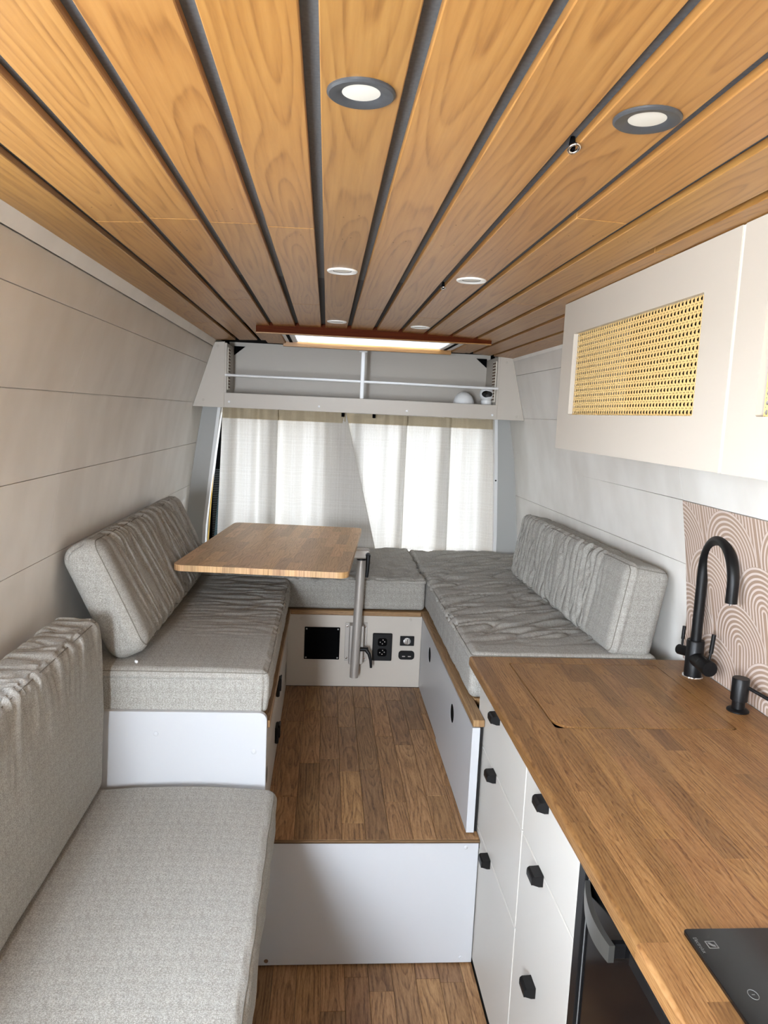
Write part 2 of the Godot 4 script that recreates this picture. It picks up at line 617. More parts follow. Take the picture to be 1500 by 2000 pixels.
func make_materials() -> void:
	var pine := wood_tex(5, 160, 1024, 11, rgb(176, 130, 74), rgb(162, 115, 62), rgb(126, 84, 42), 8.0, 0.42, 0.12, 0.30, 0.05)
	wooden("ceiling_wood", pine, Color(0.98, 0.98, 0.95), 0.38)
	var oak := wood_tex(8, 96, 768, 23, rgb(186, 148, 102), rgb(162, 122, 78), rgb(112, 78, 46), 9.0, 0.35, 0.42, 0.38, 0.10)
	wooden("worktop_wood", oak, Color(0.90, 0.86, 0.79), 0.42)
	wooden("table_wood", wood_tex(6, 64, 384, 52, rgb(232, 192, 142), rgb(214, 170, 120), rgb(172, 128, 82), 7.0, 0.35, 0.40, 0.35, 0.08), Color(1, 1, 1), 0.42)
	var vinyl := wood_tex(6, 112, 896, 37, rgb(178, 142, 104), rgb(148, 112, 76), rgb(96, 68, 44), 8.0, 0.45, 0.36, 0.45, 0.12)
	wooden("floor_wood", vinyl, Color(1.0, 0.98, 0.95), 0.45)
	wooden("edge_wood", oak, Color(0.86, 0.87, 0.88), 0.5)
	wooden("hatch_wood", pine, Color(0.50, 0.30, 0.13), 0.6).metallic_specular = 0.2
	var weave := weave_tex(512, 64, rgb(200, 197, 189), rgb(140, 136, 127), 5)
	cloth("fabric", weave, Color(1, 1, 1), 0.11, 0.05)
	var fine := weave_tex(384, 96, rgb(252, 249, 243), rgb(216, 210, 199), 8, 0.62)
	var cur := cloth("curtain", fine, Color(1, 1, 1), 0.16, 0.0)
	cur.heightmap_enabled = false
	cur.backlight_enabled = true
	cur.backlight = Color(0.55, 0.55, 0.55)
	var tape := cloth("curtain_tape", fine, rgb(226, 214, 190), 0.05, 0.0)
	tape.heightmap_enabled = false
	tape.backlight_enabled = true
	tape.backlight = Color(0.55, 0.55, 0.55)
	var wall := std("wall_paint", rgb(255, 255, 255), 0.55)
	wall.albedo_texture = noise_tex(0.012, rgb(222, 217, 208), rgb(242, 239, 232), 4, 256, 4)
	wall.uv1_triplanar = true
	wall.uv1_world_triplanar = true
	wall.uv1_scale = Vector3(1.2, 0.8, 1.2)
	std("white_panel", rgb(188, 189, 190), 0.38)
	std("cream_front", rgb(192, 187, 178), 0.45)
	std("overhead_white", rgb(190, 182, 170), 0.5)
	std("trim_grey", rgb(170, 170, 166), 0.55)
	std("plastic_white", rgb(232, 232, 230), 0.4)
	std("black_matte", rgb(14, 14, 15), 0.42).metallic_specular = 0.4
	std("black_soft", rgb(7, 7, 8), 0.95).metallic_specular = 0.2
	std("black_metal", rgb(24, 24, 25), 0.35, 0.4)
	std("dark_inside", rgb(30, 28, 26), 0.9)
	std("aluminium", rgb(178, 172, 164), 0.45, 0.45)
	std("chrome", rgb(225, 225, 225), 0.12, 1.0)
	std("handle_steel", rgb(120, 118, 112), 0.35, 0.75)
	var hob := std("black_glass", rgb(14, 14, 15), 0.12)
	hob.metallic_specular = 0.5
	std("print_grey", rgb(104, 104, 102), 0.6)
	std("cane", rgb(222, 190, 128), 0.6)
	std("cane_frame", rgb(232, 226, 212), 0.5)
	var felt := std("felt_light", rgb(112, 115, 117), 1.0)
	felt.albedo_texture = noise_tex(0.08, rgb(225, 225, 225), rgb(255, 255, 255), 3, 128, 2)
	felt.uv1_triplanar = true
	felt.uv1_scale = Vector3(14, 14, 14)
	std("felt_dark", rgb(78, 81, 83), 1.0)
	var bs := std("backsplash_print", Color(1, 1, 1), 0.45)
	bs.albedo_texture = arch_tex(640, 0.25, 0.118, rgb(218, 203, 193), rgb(172, 147, 127))
	std("lamp_white", rgb(236, 236, 232), 0.4)
	std("lamp_grey", rgb(62, 63, 65), 0.45)
	var lens := std("lamp_lens", rgb(198, 194, 184), 0.5)
	lens.emission_enabled = true
	lens.emission = rgb(255, 244, 226)
	lens.emission_energy_multiplier = 0.03
	var pane := std("pane", Color(1, 1, 1, 0.06), 0.05)
	pane.transparency = BaseMaterial3D.TRANSPARENCY_ALPHA
	var bl := std("blind_cream", rgb(250, 228, 190), 0.7)
	bl.backlight_enabled = true
	bl.backlight = Color(0.5, 0.5, 0.5)
	std("seal_yellow", rgb(226, 186, 96), 0.6)
	std("teal_net", rgb(84, 124, 136), 0.7)
	std("van_paint", rgb(210, 212, 212), 0.4)
	std("brown_screw", rgb(110, 84, 62), 0.6)
	std("stitch", rgb(118, 113, 104), 0.95)


# ---------------------------------------------------------------- shell of the van
func wall_x(side: float, y: float, z: float) -> float:   # inner face of the side walls: they lean in towards the roof and flare out in the middle of the van
	var ys := [-0.40, 0.0, 0.475, 0.62, 0.81, 0.97, 1.168, 1.475, 1.60]
	var rear := [1.06, 1.06, 1.042, 1.031, 1.011, 0.993, 0.958, 0.882, 0.85]
	var near := [1.12, 1.12, 1.112, 1.098, 1.058, 1.018, 0.968, 0.882, 0.85]
	if side < 0.0:
		rear = [-0.73, -0.73, -0.717, -0.705, -0.685, -0.664, -0.634, -0.535, -0.49]
		near = [-0.75, -0.75, -0.735, -0.722, -0.697, -0.670, -0.634, -0.535, -0.49]
	var t := clampf((z + 3.85) / 1.75, 0.0, 1.0)
	for i in ys.size() - 1:
		if y <= ys[i + 1] or i == ys.size() - 2:
			var k := (y - float(ys[i])) / (float(ys[i + 1]) - float(ys[i]))
			return lerpf(lerpf(rear[i], rear[i + 1], k), lerpf(near[i], near[i + 1], k), t)
	return 0.0


func ceil_y(x: float) -> float:
	return 1.499 - 0.05 * (x - XC) * (x - XC)


func wall_board(g: Geo, side: float, y0: float, y1: float, z0: float, z1: float, thick: float, back: float) -> void:   # a board that follows the wall; its face is `back` behind the wall's line
	var k := 5
	var zs := [z0, z1]
	if z0 < -2.1 and z1 > -2.1:
		zs = [z0, -2.1, z1]
	for zi in zs.size() - 1:
		for i in k:
			var a := lerpf(y0, y1, float(i) / k)
			var b := lerpf(y0, y1, float(i + 1) / k)
			var p := []
			for q in [[a, zs[zi]], [b, zs[zi]], [b, zs[zi + 1]], [a, zs[zi + 1]]]:
				p.append(Vector3(wall_x(side, q[0], q[1]) + side * back, q[0], q[1]))
			var u := Vector3(side * thick, 0, 0)
			var nn := Vector3(-side, 0.12, 0).normalized()
			g.tri(p[0], p[1], p[2], nn, nn, nn)
			g.tri(p[0], p[2], p[3], nn, nn, nn)
			g.tri(p[0] + u, p[1] + u, p[2] + u, -nn, -nn, -nn)
			g.tri(p[0] + u, p[2] + u, p[3] + u, -nn, -nn, -nn)
			if zi == 0:
				g.flat([p[0], p[1], p[1] + u, p[0] + u], Vector3(0, 0, -1))
			if zi == zs.size() - 2:
				g.flat([p[2], p[3], p[3] + u, p[2] + u], Vector3(0, 0, 1))
			if i == 0:
				g.flat([p[0], p[3], p[3] + u, p[0] + u], Vector3(0, -1, 0))
			if i == k - 1:
				g.flat([p[1], p[2], p[2] + u, p[1] + u], Vector3(0, 1, 0))


func build_walls() -> void:
	# left wall: an outer skin with a window opening, and the boards in front of it
	var win := [0.80, 1.36, -1.22, 0.30]
	var l := struct("wall_left", "off-white boarded left side wall of the van above the benches", "wall", Vector3(-0.7, -LIFT, -1.5))
	var g := Geo.new()
	for r in [[-0.385, win[0], -4.0, 1.0], [win[1], 1.60, -4.0, 1.0], [win[0], win[1], -4.0, win[2]], [win[0], win[1], win[3], 1.0]]:
		wall_board(g, -1.0, r[0], r[1], r[2], r[3], 0.05, 0.010)
	part("outer_skin", g, mats.wall_paint, l)
	var rows := [-0.385, 0.20, 0.480, 0.770, 0.988, 1.190, 1.373, 1.452]
	var cuts := [[-2.9], [-1.5], [-2.6], [-1.92], [-1.90], [-1.88], [-1.86]]
	for i in rows.size() - 1:
		var zs: Array = [-3.95] + cuts[i] + [1.0]
		for j in zs.size() - 1:
			var y0: float = rows[i] + (0.0009 if i else 0.0)
			var y1: float = rows[i + 1] - 0.0009
			var z0: float = zs[j] + (0.0006 if j else 0.0)
			var z1: float = zs[j + 1] - 0.0006
			if y1 > win[0] + 0.01 and y0 < win[1] - 0.01 and z1 > win[2]:
				z1 = win[2]
			if z1 - z0 < 0.05:
				continue
			g = Geo.new()
			wall_board(g, -1.0, y0, y1, z0, z1, 0.0095, 0.0)
			part("panel", g, mats.wall_paint, l)
	var r := struct("wall_right", "off-white boarded right side wall behind the kitchen and the rear bench", "wall", Vector3(1.0, -LIFT, -1.5))
	g = Geo.new()
	wall_board(g, 1.0, -0.385, 1.60, -4.0, 1.0, 0.05, 0.010)
	part("outer_skin", g, mats.wall_paint, r)
	rows = [-0.385, 0.28, 0.545, 0.775, 0.967, 1.182, 1.385, 1.462]
	cuts = [[-2.5], [-3.0], [-2.7], [-2.9], [-2.015], [-1.5], [-2.4]]
	for i in rows.size() - 1:
		var zs: Array = [-3.95] + cuts[i] + [1.0]
		for j in zs.size() - 1:
			g = Geo.new()
			wall_board(g, 1.0, rows[i] + (0.0009 if i else 0.0), rows[i + 1] - 0.0009, zs[j] + (0.0009 if j else 0.0), zs[j + 1] - 0.0006, 0.0095, 0.0)
			part("panel", g, mats.wall_paint, r)
	# side window by the camera, out of the frame, that lets the daylight in
	var w := struct("window_3", "side window of the van above the near couch, left of the camera", "window", Vector3(-0.68, win[0], -0.5))
	g = Geo.new()
	var o := Vector3(-0.695, 0, 0)
	g.plate_with_hole(rounded(win[2] - 0.03, win[0] - 0.03, win[3] + 0.03, win[1] + 0.03, 0.03), rounded(win[2] + 0.015, win[0] + 0.015, win[3] - 0.015, win[1] - 0.015, 0.05), o + Vector3(-0.03, 0, 0), Vector3(0, 0, 1), Vector3(0, 1, 0), -0.012)
	part("window_frame", g, mats.black_soft, w)
	boxpart("pane", Vector3(-0.716, win[0], win[2]), Vector3(-0.712, win[1], win[3]), 0.0, mats.pane, w)
	# front: the cab behind the camera with its windscreen
	var f := struct("wall_front", "front wall of the cab behind the camera", "wall", Vector3(0.15, -LIFT, 1.0))
	g = Geo.new()
	for q in [[-0.85, -0.385, 1.2, 0.45], [-0.85, 1.36, 1.2, 1.62], [-0.85, 0.45, -0.78, 1.36], [-0.42, 0.45, 1.2, 1.36]]:
		g.box(Vector3(q[0], q[1], 1.0), Vector3(q[2], q[3], 1.05))
	part("cab_panel", g, mats.trim_grey, f)
	for q in [[4, "passenger side window of the cab behind the camera", -0.78, -0.42]]:
		var ws := struct("window_%d" % q[0], q[1], "window", Vector3((q[2] + q[3]) / 2, 0.45, 1.03))
		boxpart("pane", Vector3(q[2], 0.45, 1.02), Vector3(q[3], 1.36, 1.026), 0.0, mats.pane, ws)
	# rear doors with their windows
	var spans := [[-0.80, 0.118], [0.142, 1.12]]
	var holes := [[-0.50, 0.095], [0.165, 0.875]]
	for i in 2:
		var d := struct("door_%d" % (i + 1), ["left rear door of the van behind the left curtain", "right rear door of the van behind the right curtain"][i], "door", Vector3((spans[i][0] + spans[i][1]) / 2, -LIFT, -4.0))
		g = Geo.new()
		var h := rounded(holes[i][0], 0.36, holes[i][1], 1.165, 0.05)
		g.plate_with_hole(facing_rect(h, spans[i][0], -0.385, spans[i][1], 1.62), h, Vector3(0, 0, -4.02), Vector3(1, 0, 0), Vector3(0, 1, 0), 0.05)
		part("door_panel", g, mats.black_soft, d)
		var wd := struct("window_%d" % (i + 1), ["left rear window behind the left curtain", "right rear window behind the right curtain"][i], "window", Vector3((holes[i][0] + holes[i][1]) / 2, 0.36, -4.0))
		boxpart("pane", Vector3(holes[i][0] - 0.02, 0.34, -4.026), Vector3(holes[i][1] + 0.02, 1.24, -4.022), 0.0, mats.pane, wd)
	# grey pillars beside the rear window
	for i in 2:
		var s: float = [-1.0, 1.0][i]
		var t := struct("trim_%d" % (i + 1), ["pale grey door pillar left of the rear curtains", "pale grey door pillar right of the rear curtains"][i], "pillar", Vector3(s * 0.65 + 0.16, 0.3, -3.9))
		g = Geo.new()
		var inner := [[1.19, -0.556], [0.94, -0.585], [0.56, -0.625], [0.28, -0.635]] if s < 0 else [[1.19, 0.893], [0.94, 0.910], [0.56, 0.930], [0.28, 0.935]]
		var edge := Geo.new()
		for k in 3:
			var y0: float = inner[k + 1][0]
			var y1: float = inner[k][0]
			var xa: float = inner[k + 1][1]
			var xb: float = inner[k][1]
			var oa := wall_x(s, y0, -3.85) + s * 0.004
			var ob := wall_x(s, y1, -3.85) + s * 0.004
			g.flat([Vector3(xa, y0, -3.85), Vector3(oa, y0, -3.85), Vector3(ob, y1, -3.85), Vector3(xb, y1, -3.85)], Vector3(0, 0, 1))
			g.flat([Vector3(xa, y0, -3.85), Vector3(xb, y1, -3.85), Vector3(xb, y1, -3.96), Vector3(xa, y0, -3.96)], Vector3(-s, 0, 0))
			g.flat([Vector3(xa, y0, -3.96), Vector3(oa, y0, -3.96), Vector3(ob, y1, -3.96), Vector3(xb, y1, -3.96)], Vector3(0, 0, -1))
			for q in [[0.0, -3.846, mats.plastic_white]]:
				var w2 := -s * 0.016
				edge.flat([Vector3(xa, y0, -3.853), Vector3(xa + w2, y0, -3.853), Vector3(xb + w2, y1, -3.853), Vector3(xb, y1, -3.853)], Vector3(0, 0, 1))
				edge.flat([Vector3(xa + w2, y0, -3.853), Vector3(xb + w2, y1, -3.853), Vector3(xb + w2, y1, -3.94), Vector3(xa + w2, y0, -3.94)], Vector3(-s, 0, 0))
				edge.flat([Vector3(xa, y0, -3.853), Vector3(xb, y1, -3.853), Vector3(xb, y1, -3.94), Vector3(xa, y0, -3.94)], Vector3(s, 0, 0))
		part("pillar_face", g, mats.trim_grey, t)
		part("edge_strip", edge, mats.plastic_white, t, "white metal edge")
		var y := 0.85
		var px := -0.603 if s < 0 else 0.905
		g = Geo.new()
		g.lathe([Vector2(0.0045, 0), Vector2(0.0045, 0.001), Vector2(0, 0.001)], Vector3(px, y, -3.853), Vector3(0, 0, 1), 12)
		part("rivet_hole", g, mats.dark_inside, t)
		g = Geo.new()
		g.tube([Vector3(-0.575 if s < 0 else 0.888, 0.98, -3.90), Vector3(-0.592 if s < 0 else 0.900, 0.70, -3.90), Vector3(-0.607 if s < 0 else 0.908, 0.44, -3.90)], 0.004, 8)
		part("door_seal", g, mats.seal_yellow, t, "yellowish door seal")


func build_floor() -> void:
	var zs := {}
	for which in 2:
		var lo: float = [-LIFT, 0.0][which]
		var o := struct(["floor", "floor_001"][which], ["wood-look plank floor of the lower gangway in front of the step", "raised wood-look plank floor between the rear benches"][which], "floor", Vector3(0.15, lo, [-1.0, -2.5][which]))
		taken["floor"] = 1
		var z0: float = [-1.93, -3.06][which]
		var z1: float = [1.0, -1.905][which]
		boxpart("subfloor", Vector3(-0.80, lo - 0.03, z0 - (2.1 if which == 0 else 0.06)), Vector3(1.16, lo - 0.008, z1 if which == 0 else z1 - 0.004), 0.0, mats.dark_inside, o)
		rng.seed = 71 + which
		var w := 0.0665
		var x := -0.185 + (0.0 if which else 0.02)
		var k := 0
		while x < 0.475:
			var z := z1 + rng.randf_range(0.0, 0.30)
			while z > z0:
				var len := rng.randf_range(0.30, 0.62)
				var a := maxf(z - len, z0)
				var b := minf(z, z1)
				if which == 0:
					b = minf(b, 0.6)
				if b - a > 0.02:
					var g := Geo.new()
					var c := rng.randi() % 6
					var t := rng.randf_range(0.62, 1.14)
					g.tint = Color(t, t * rng.randf_range(0.95, 1.0), t * rng.randf_range(0.90, 1.0))
					g.us = 1.0 / (6.0 * 0.070)
					g.vs = 1.0 / 0.9
					g.uo = Vector2((c + 0.02) / 6.0 - x * g.us, rng.randf())
					g.box(Vector3(x + 0.0004, lo - 0.008, a + 0.0004), Vector3(minf(x + w, 0.468) - 0.0004, lo, b - 0.0004), 0.0008)
					part("plank", g, mats.floor_wood, o)
				z -= len
			x += w
			k += 1
	# the step between them
	var s := thing("step_riser", "white screwed panel closing the step up to the raised rear floor", "panel", Vector3(0.15, -LIFT, -1.9))
	boxpart("panel", Vector3(-0.165, -0.380, -1.917), Vector3(0.4665, -0.0085, -1.9045), 0.0015, mats.white_panel, s)
	for p in [[0.430, -0.024], [0.434, -0.363]]:
		screw_cap(Vector3(p[0], p[1], -1.9045), Vector3(0, 0, 1), mats.white_panel, s)
	var g2 := Geo.new()
	g2.lathe([Vector2(0.0062, 0), Vector2(0.0055, 0.001), Vector2(0.002, 0.001), Vector2(0, 0.0004)], Vector3(-0.119, -0.366, -1.9045), Vector3(0, 0, 1), 14)
	part("screw_head", g2, mats.brown_screw, s, "bare brown screw head")
	var n := struct("trim_3", "thin wooden edge strip along the front of the raised floor", "edge strip", Vector3(0.15, 0, -1.9))
	for q in [[-0.0085, -0.0045, 0.32], [-0.0045, -0.0002, 0.55]]:
		var g := Geo.new()
		g.ga = 0
		g.tint = Color(q[2], q[2], q[2])
		g.us = 3.0
		g.box(Vector3(-0.165, q[0], -1.9045), Vector3(0.4675, q[1], -1.8985), 0.0006)
		part("edging", g, mats.edge_wood, n)
	# floor under the benches, up to the rear doors
	boxpart("underfloor", Vector3(-0.80, -0.42, -4.02), Vector3(1.16, -0.393, -1.92), 0.0, mats.dark_inside, get_node("floor_001"))


func build_ceiling() -> void:
	var c := struct("ceiling", "slatted wooden ceiling of orange-brown planks over grey felt", "ceiling", Vector3(0.15, 1.5, -1.5))
	var g := Geo.new()
	var hatch_hole := rounded(-0.20, 3.0, 0.575, 3.52, 0.03)   # the roof light above the hatch blind
	g.plate_with_hole(facing_rect(hatch_hole, -0.80, -1.05, 1.12, 4.05), hatch_hole, Vector3(0, 1.545, 0), Vector3(1, 0, 0), Vector3(0, 0, -1), 0.055)
	part("roof_panel", g, mats.dark_inside, c)
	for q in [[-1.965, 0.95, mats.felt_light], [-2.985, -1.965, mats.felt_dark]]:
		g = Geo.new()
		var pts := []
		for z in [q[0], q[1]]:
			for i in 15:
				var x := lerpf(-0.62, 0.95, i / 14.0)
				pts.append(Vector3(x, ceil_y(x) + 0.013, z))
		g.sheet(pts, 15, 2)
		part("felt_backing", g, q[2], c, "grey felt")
	rng.seed = 5
	var pitch := 0.1009
	var w := 0.0843
	var butts := {-6: [], -5: [-2.9], -4: [-1.40], -3: [-1.37, -2.30], -2: [-1.385], -1: [-1.40, -2.36], 0: [], 1: [-2.4], 2: [], 3: [-2.5], 4: [-1.2], 5: [-2.05], 6: [-1.36, -2.95], 7: [-2.17], 8: [-2.75]}
	for k in range(-5, 9):
		var cx := 0.0237 + pitch * k
		var x0 := cx - w / 2
		var x1 := cx + w / 2
		if k == -5: x0 = -0.530
		if k == 8: x1 = 0.885
		if k == -5: x1 = 0.0237 + pitch * -5 + w / 2
		var zs: Array = [0.9] + butts[k] + [-3.57]
		for j in zs.size() - 1:
			# the roof hatch interrupts the planks that it crosses
			var spans := [[zs[j + 1] + (0.0006 if j < zs.size() - 2 else 0.0), zs[j] - (0.0006 if j else 0.0)]]
			if x1 > -0.205 and x0 < 0.575:
				spans[0][0] = maxf(spans[0][0], -2.985)
			var col := rng.randi() % 5
			var t := rng.randf_range(0.88, 1.06)
			var tn := Color(t, t * rng.randf_range(0.95, 1.02), t * rng.randf_range(0.88, 1.04))
			var vo := rng.randf()
			for sp in spans:
				if sp[1] - sp[0] < 0.02:
					continue
				g = Geo.new()
				g.tint = tn
				var ang := -2.0 * 0.05 * (cx - XC)
				g.xf = Transform3D(Basis(Vector3(0, 0, 1), ang), Vector3((x0 + x1) / 2, ceil_y((x0 + x1) / 2), 0))
				g.us = 1.0 / (5.0 * 0.086)
				g.vs = 1.0 / 1.7
				g.uo = Vector2((col + 0.5) / 5.0, vo)
				g.bound = Vector2(-0.0425, 0.0425)
				var hw := (x1 - x0) / 2
				g.box(Vector3(-hw, 0, sp[0]), Vector3(hw, 0.012, sp[1]), 0.0012)
				part("plank", g, mats.ceiling_wood, c)
	# nails, in pairs, where the planks are fixed
	for k in range(-5, 9):
		var cx := 0.0237 + pitch * k
		for z in [-1.30, -1.46, -2.20, -2.36, -2.88]:
			if rng.randf() < 0.25:
				continue
			for d in [-0.012, 0.013]:
				g = Geo.new()
				var x: float = cx + d + rng.randf_range(-0.008, 0.008)
				g.lathe([Vector2(0.0014, 0), Vector2(0.0012, 0.0004), Vector2(0, 0.0004)], Vector3(x, ceil_y(x) + 0.0001, z + d * 0.6), Vector3(0, -1, 0), 6)
				part("nail_head", g, mats.brown_screw, c)
	# the coving board between ceiling and left wall, and its twin on the right
	for s in [-1.0, 1.0]:
		var cv := struct("trim_%d" % (4 if s < 0 else 5), "%s strip between the %s wall and the ceiling" % [["slanted white coving", "narrow white coving"][0 if s < 0 else 1], "left" if s < 0 else "right"], "coving", Vector3(0.16 + s * 0.69, 1.46, -1.5))
		g = Geo.new()
		var prof := []
		for i in 6:
			var a := i / 5.0
			var y := lerpf(1.452, 1.492, a)
			prof.append(Vector2(wall_x(s, 1.452, -2.5) - s * (0.004 + 0.020 * a * a), y))
		for i in 5:
			var p: Vector2 = prof[i]
			var q: Vector2 = prof[i + 1]
			g.flat([Vector3(p.x, p.y, -3.57), Vector3(q.x, q.y, -3.57), Vector3(q.x, q.y, 0.9), Vector3(p.x, p.y, 0.9)], Vector3(-s, -0.3, 0).normalized())
			g.flat([Vector3(p.x + s * 0.02, p.y, -3.57), Vector3(q.x + s * 0.03, q.y, -3.57), Vector3(q.x + s * 0.03, q.y, 0.9), Vector3(p.x + s * 0.02, p.y, 0.9)], Vector3(s, 0.3, 0).normalized())
			g.flat([Vector3(p.x, p.y, -3.57), Vector3(q.x, q.y, -3.57), Vector3(q.x + s * 0.03, q.y, -3.57), Vector3(p.x + s * 0.02, p.y, -3.57)], Vector3(0, 0, -1))
		part("coving_board", g, mats.wall_paint, cv)
	# black corners where ceiling, shelf and felt meet
	build_downlights()
	build_hatch()
	for q in [[0.281, -0.905, "chrome eyelet screwed into a dark ceiling gap near the front downlights", 0.0085], [0.281, -1.90, "small wire eyelet in a ceiling gap beside the right middle downlight", 0.0065]]:
		var at := Vector3(q[0], ceil_y(q[0]) - 0.0015, q[1])
		var e := thing("ceiling_eyelet", q[2], "eyelet", at, "eyelets in the ceiling")
		g = Geo.new()
		var ring := []
		for i in 21:
			var a := TAU * i / 20.0
			ring.append(at + Vector3(cos(a) * q[3] * 0.7, sin(a) * q[3] * 0.25 - 0.002, sin(a) * q[3]))
		g.tube(ring, 0.0019, 8, false)
		part("ring", g, mats.chrome, e)
		g = Geo.new()
		g.lathe([Vector2(0.004, 0), Vector2(0.004, 0.008), Vector2(0.0025, 0.016), Vector2(0, 0.016)], at + Vector3(0, -0.002, -q[3]), Vector3(0, 1, 0), 10)
		part("shank", g, mats.black_soft, e)


func build_downlights() -> void:
	var names := ["large-looking grey-rimmed ceiling downlight nearest the front, in the left row", "grey-rimmed ceiling downlight nearest the front, in the right row above the kitchen", "white-rimmed middle ceiling downlight of the left row", "white-rimmed middle ceiling downlight of the right row", "rearmost ceiling downlight of the left row, just before the hatch board", "rearmost ceiling downlight of the right row, just before the hatch board"]
	var first: Node3D = null
	var i := 0
	for z in [-0.812, -1.783, -2.755]:
		for x in [0.0237, 0.3295]:
			var o: Node3D
			var at := Vector3(x, ceil_y(x), z)
			if first == null:
				o = thing("ceiling_downlight", names[0], "downlight", at, "downlights in the ceiling")
				first = o
				var g := Geo.new()
				g.lathe([Vector2(0.0215, 0.0012), Vector2(0.0250, 0.0030), Vector2(0.0335, 0.0040), Vector2(0.0357, 0.0022), Vector2(0.0357, 0.0)], at, Vector3(0, -1, 0), 40)
				part("rim", g, mats.lamp_grey if z > -1.0 else mats.lamp_white, o)
				g = Geo.new()
				g.lathe([Vector2(0.0195, 0.0006), Vector2(0.0218, 0.0014)], at, Vector3(0, -1, 0), 40)
				part("inner_ring", g, mats.lamp_grey, o)
				g = Geo.new()
				g.lathe([Vector2(0.0200, 0.0008), Vector2(0.012, 0.0014), Vector2(0, 0.0016)], at, Vector3(0, -1, 0), 40)
				part("lens", g, mats.lamp_lens, o, "frosted lens")
			else:
				o = first.duplicate()
				o.name = numbered("ceiling_downlight")
				add_child(o)
				o.position = at + Vector3(0, LIFT, 0)
				o.set_meta("base", at)
				o.set_meta("label", names[i])
			if z < -1.0:
				(o.get_node("rim") as MeshInstance3D).material_override = mats.lamp_white
			i += 1


func build_hatch() -> void:
	var h := thing("roof_hatch", "wooden frame round the roof hatch with a dark brown front board above the rear shelf", "roof hatch", Vector3(0.18, 1.47, -3.2))
	var g := Geo.new()
	g.ga = 0
	g.us = 2.0
	g.vs = 0.6
	g.box(Vector3(-0.288, 1.4695, -2.992), Vector3(0.645, 1.512, -2.970), 0.001)
	part("front_board", g, mats.hatch_wood, h, "dark brown board")
	g = Geo.new()
	g.ga = 0
	g.us = 2.0
	g.tint = Color(1.35, 1.3, 1.25)
	g.box(Vector3(-0.288, 1.4655, -2.992), Vector3(0.645, 1.4694, -2.970), 0.0006)
	part("board_edge", g, mats.ceiling_wood, h, "pale underside of the board")
	g = Geo.new()
	g.ga = 0
	g.us = 2.0
	g.box(Vector3(-0.215, 1.466, -3.545), Vector3(0.575, 1.50, -3.525), 0.001)
	part("back_board", g, mats.ceiling_wood, h)
	for x in [[-0.288, -0.205], [0.580, 0.645]]:
		g = Geo.new()
		g.us = 2.0
		g.box(Vector3(x[0], 1.478, -3.545), Vector3(x[1], 1.496, -2.993), 0.001)
		part("side_board", g, mats.ceiling_wood, h)
	for x in [[-0.203, -0.148, 1], [0.518, 0.578, -1]]:
		boxpart("blind_rail", Vector3(x[0], 1.486, -3.524), Vector3(x[1], 1.500, -2.995), 0.002, mats.plastic_white, h, "white blind rail")
		var a: float = x[0] + 0.018
		boxpart("rail_slot", Vector3(a, 1.484, -3.52), Vector3(a + 0.014, 1.487, -3.0), 0.0, mats.black_soft, h, "black groove")
	g = Geo.new()
	var pts := []
	for j in 41:
		var z := lerpf(-3.52, -2.997, j / 40.0)
		for x in [-0.150, 0.520]:
			pts.append(Vector3(x, 1.492 + (0.005 if j % 2 else -0.004), z))
	g.sheet(pts, 2, 41)
	part("pleated_blind", g, mats.blind_cream, h, "cream pleated blind")
	for e in [[Vector3(-0.26, 1.500, -3.53), Vector3(-0.203, 1.546, -2.99)], [Vector3(0.578, 1.500, -3.53), Vector3(0.63, 1.546, -2.99)], [Vector3(-0.26, 1.500, -2.992), Vector3(0.63, 1.546, -2.980)], [Vector3(-0.26, 1.500, -3.545), Vector3(0.63, 1.546, -3.530)]]:
		boxpart("lining", e[0], e[1], 0.0, mats.plastic_white, h)


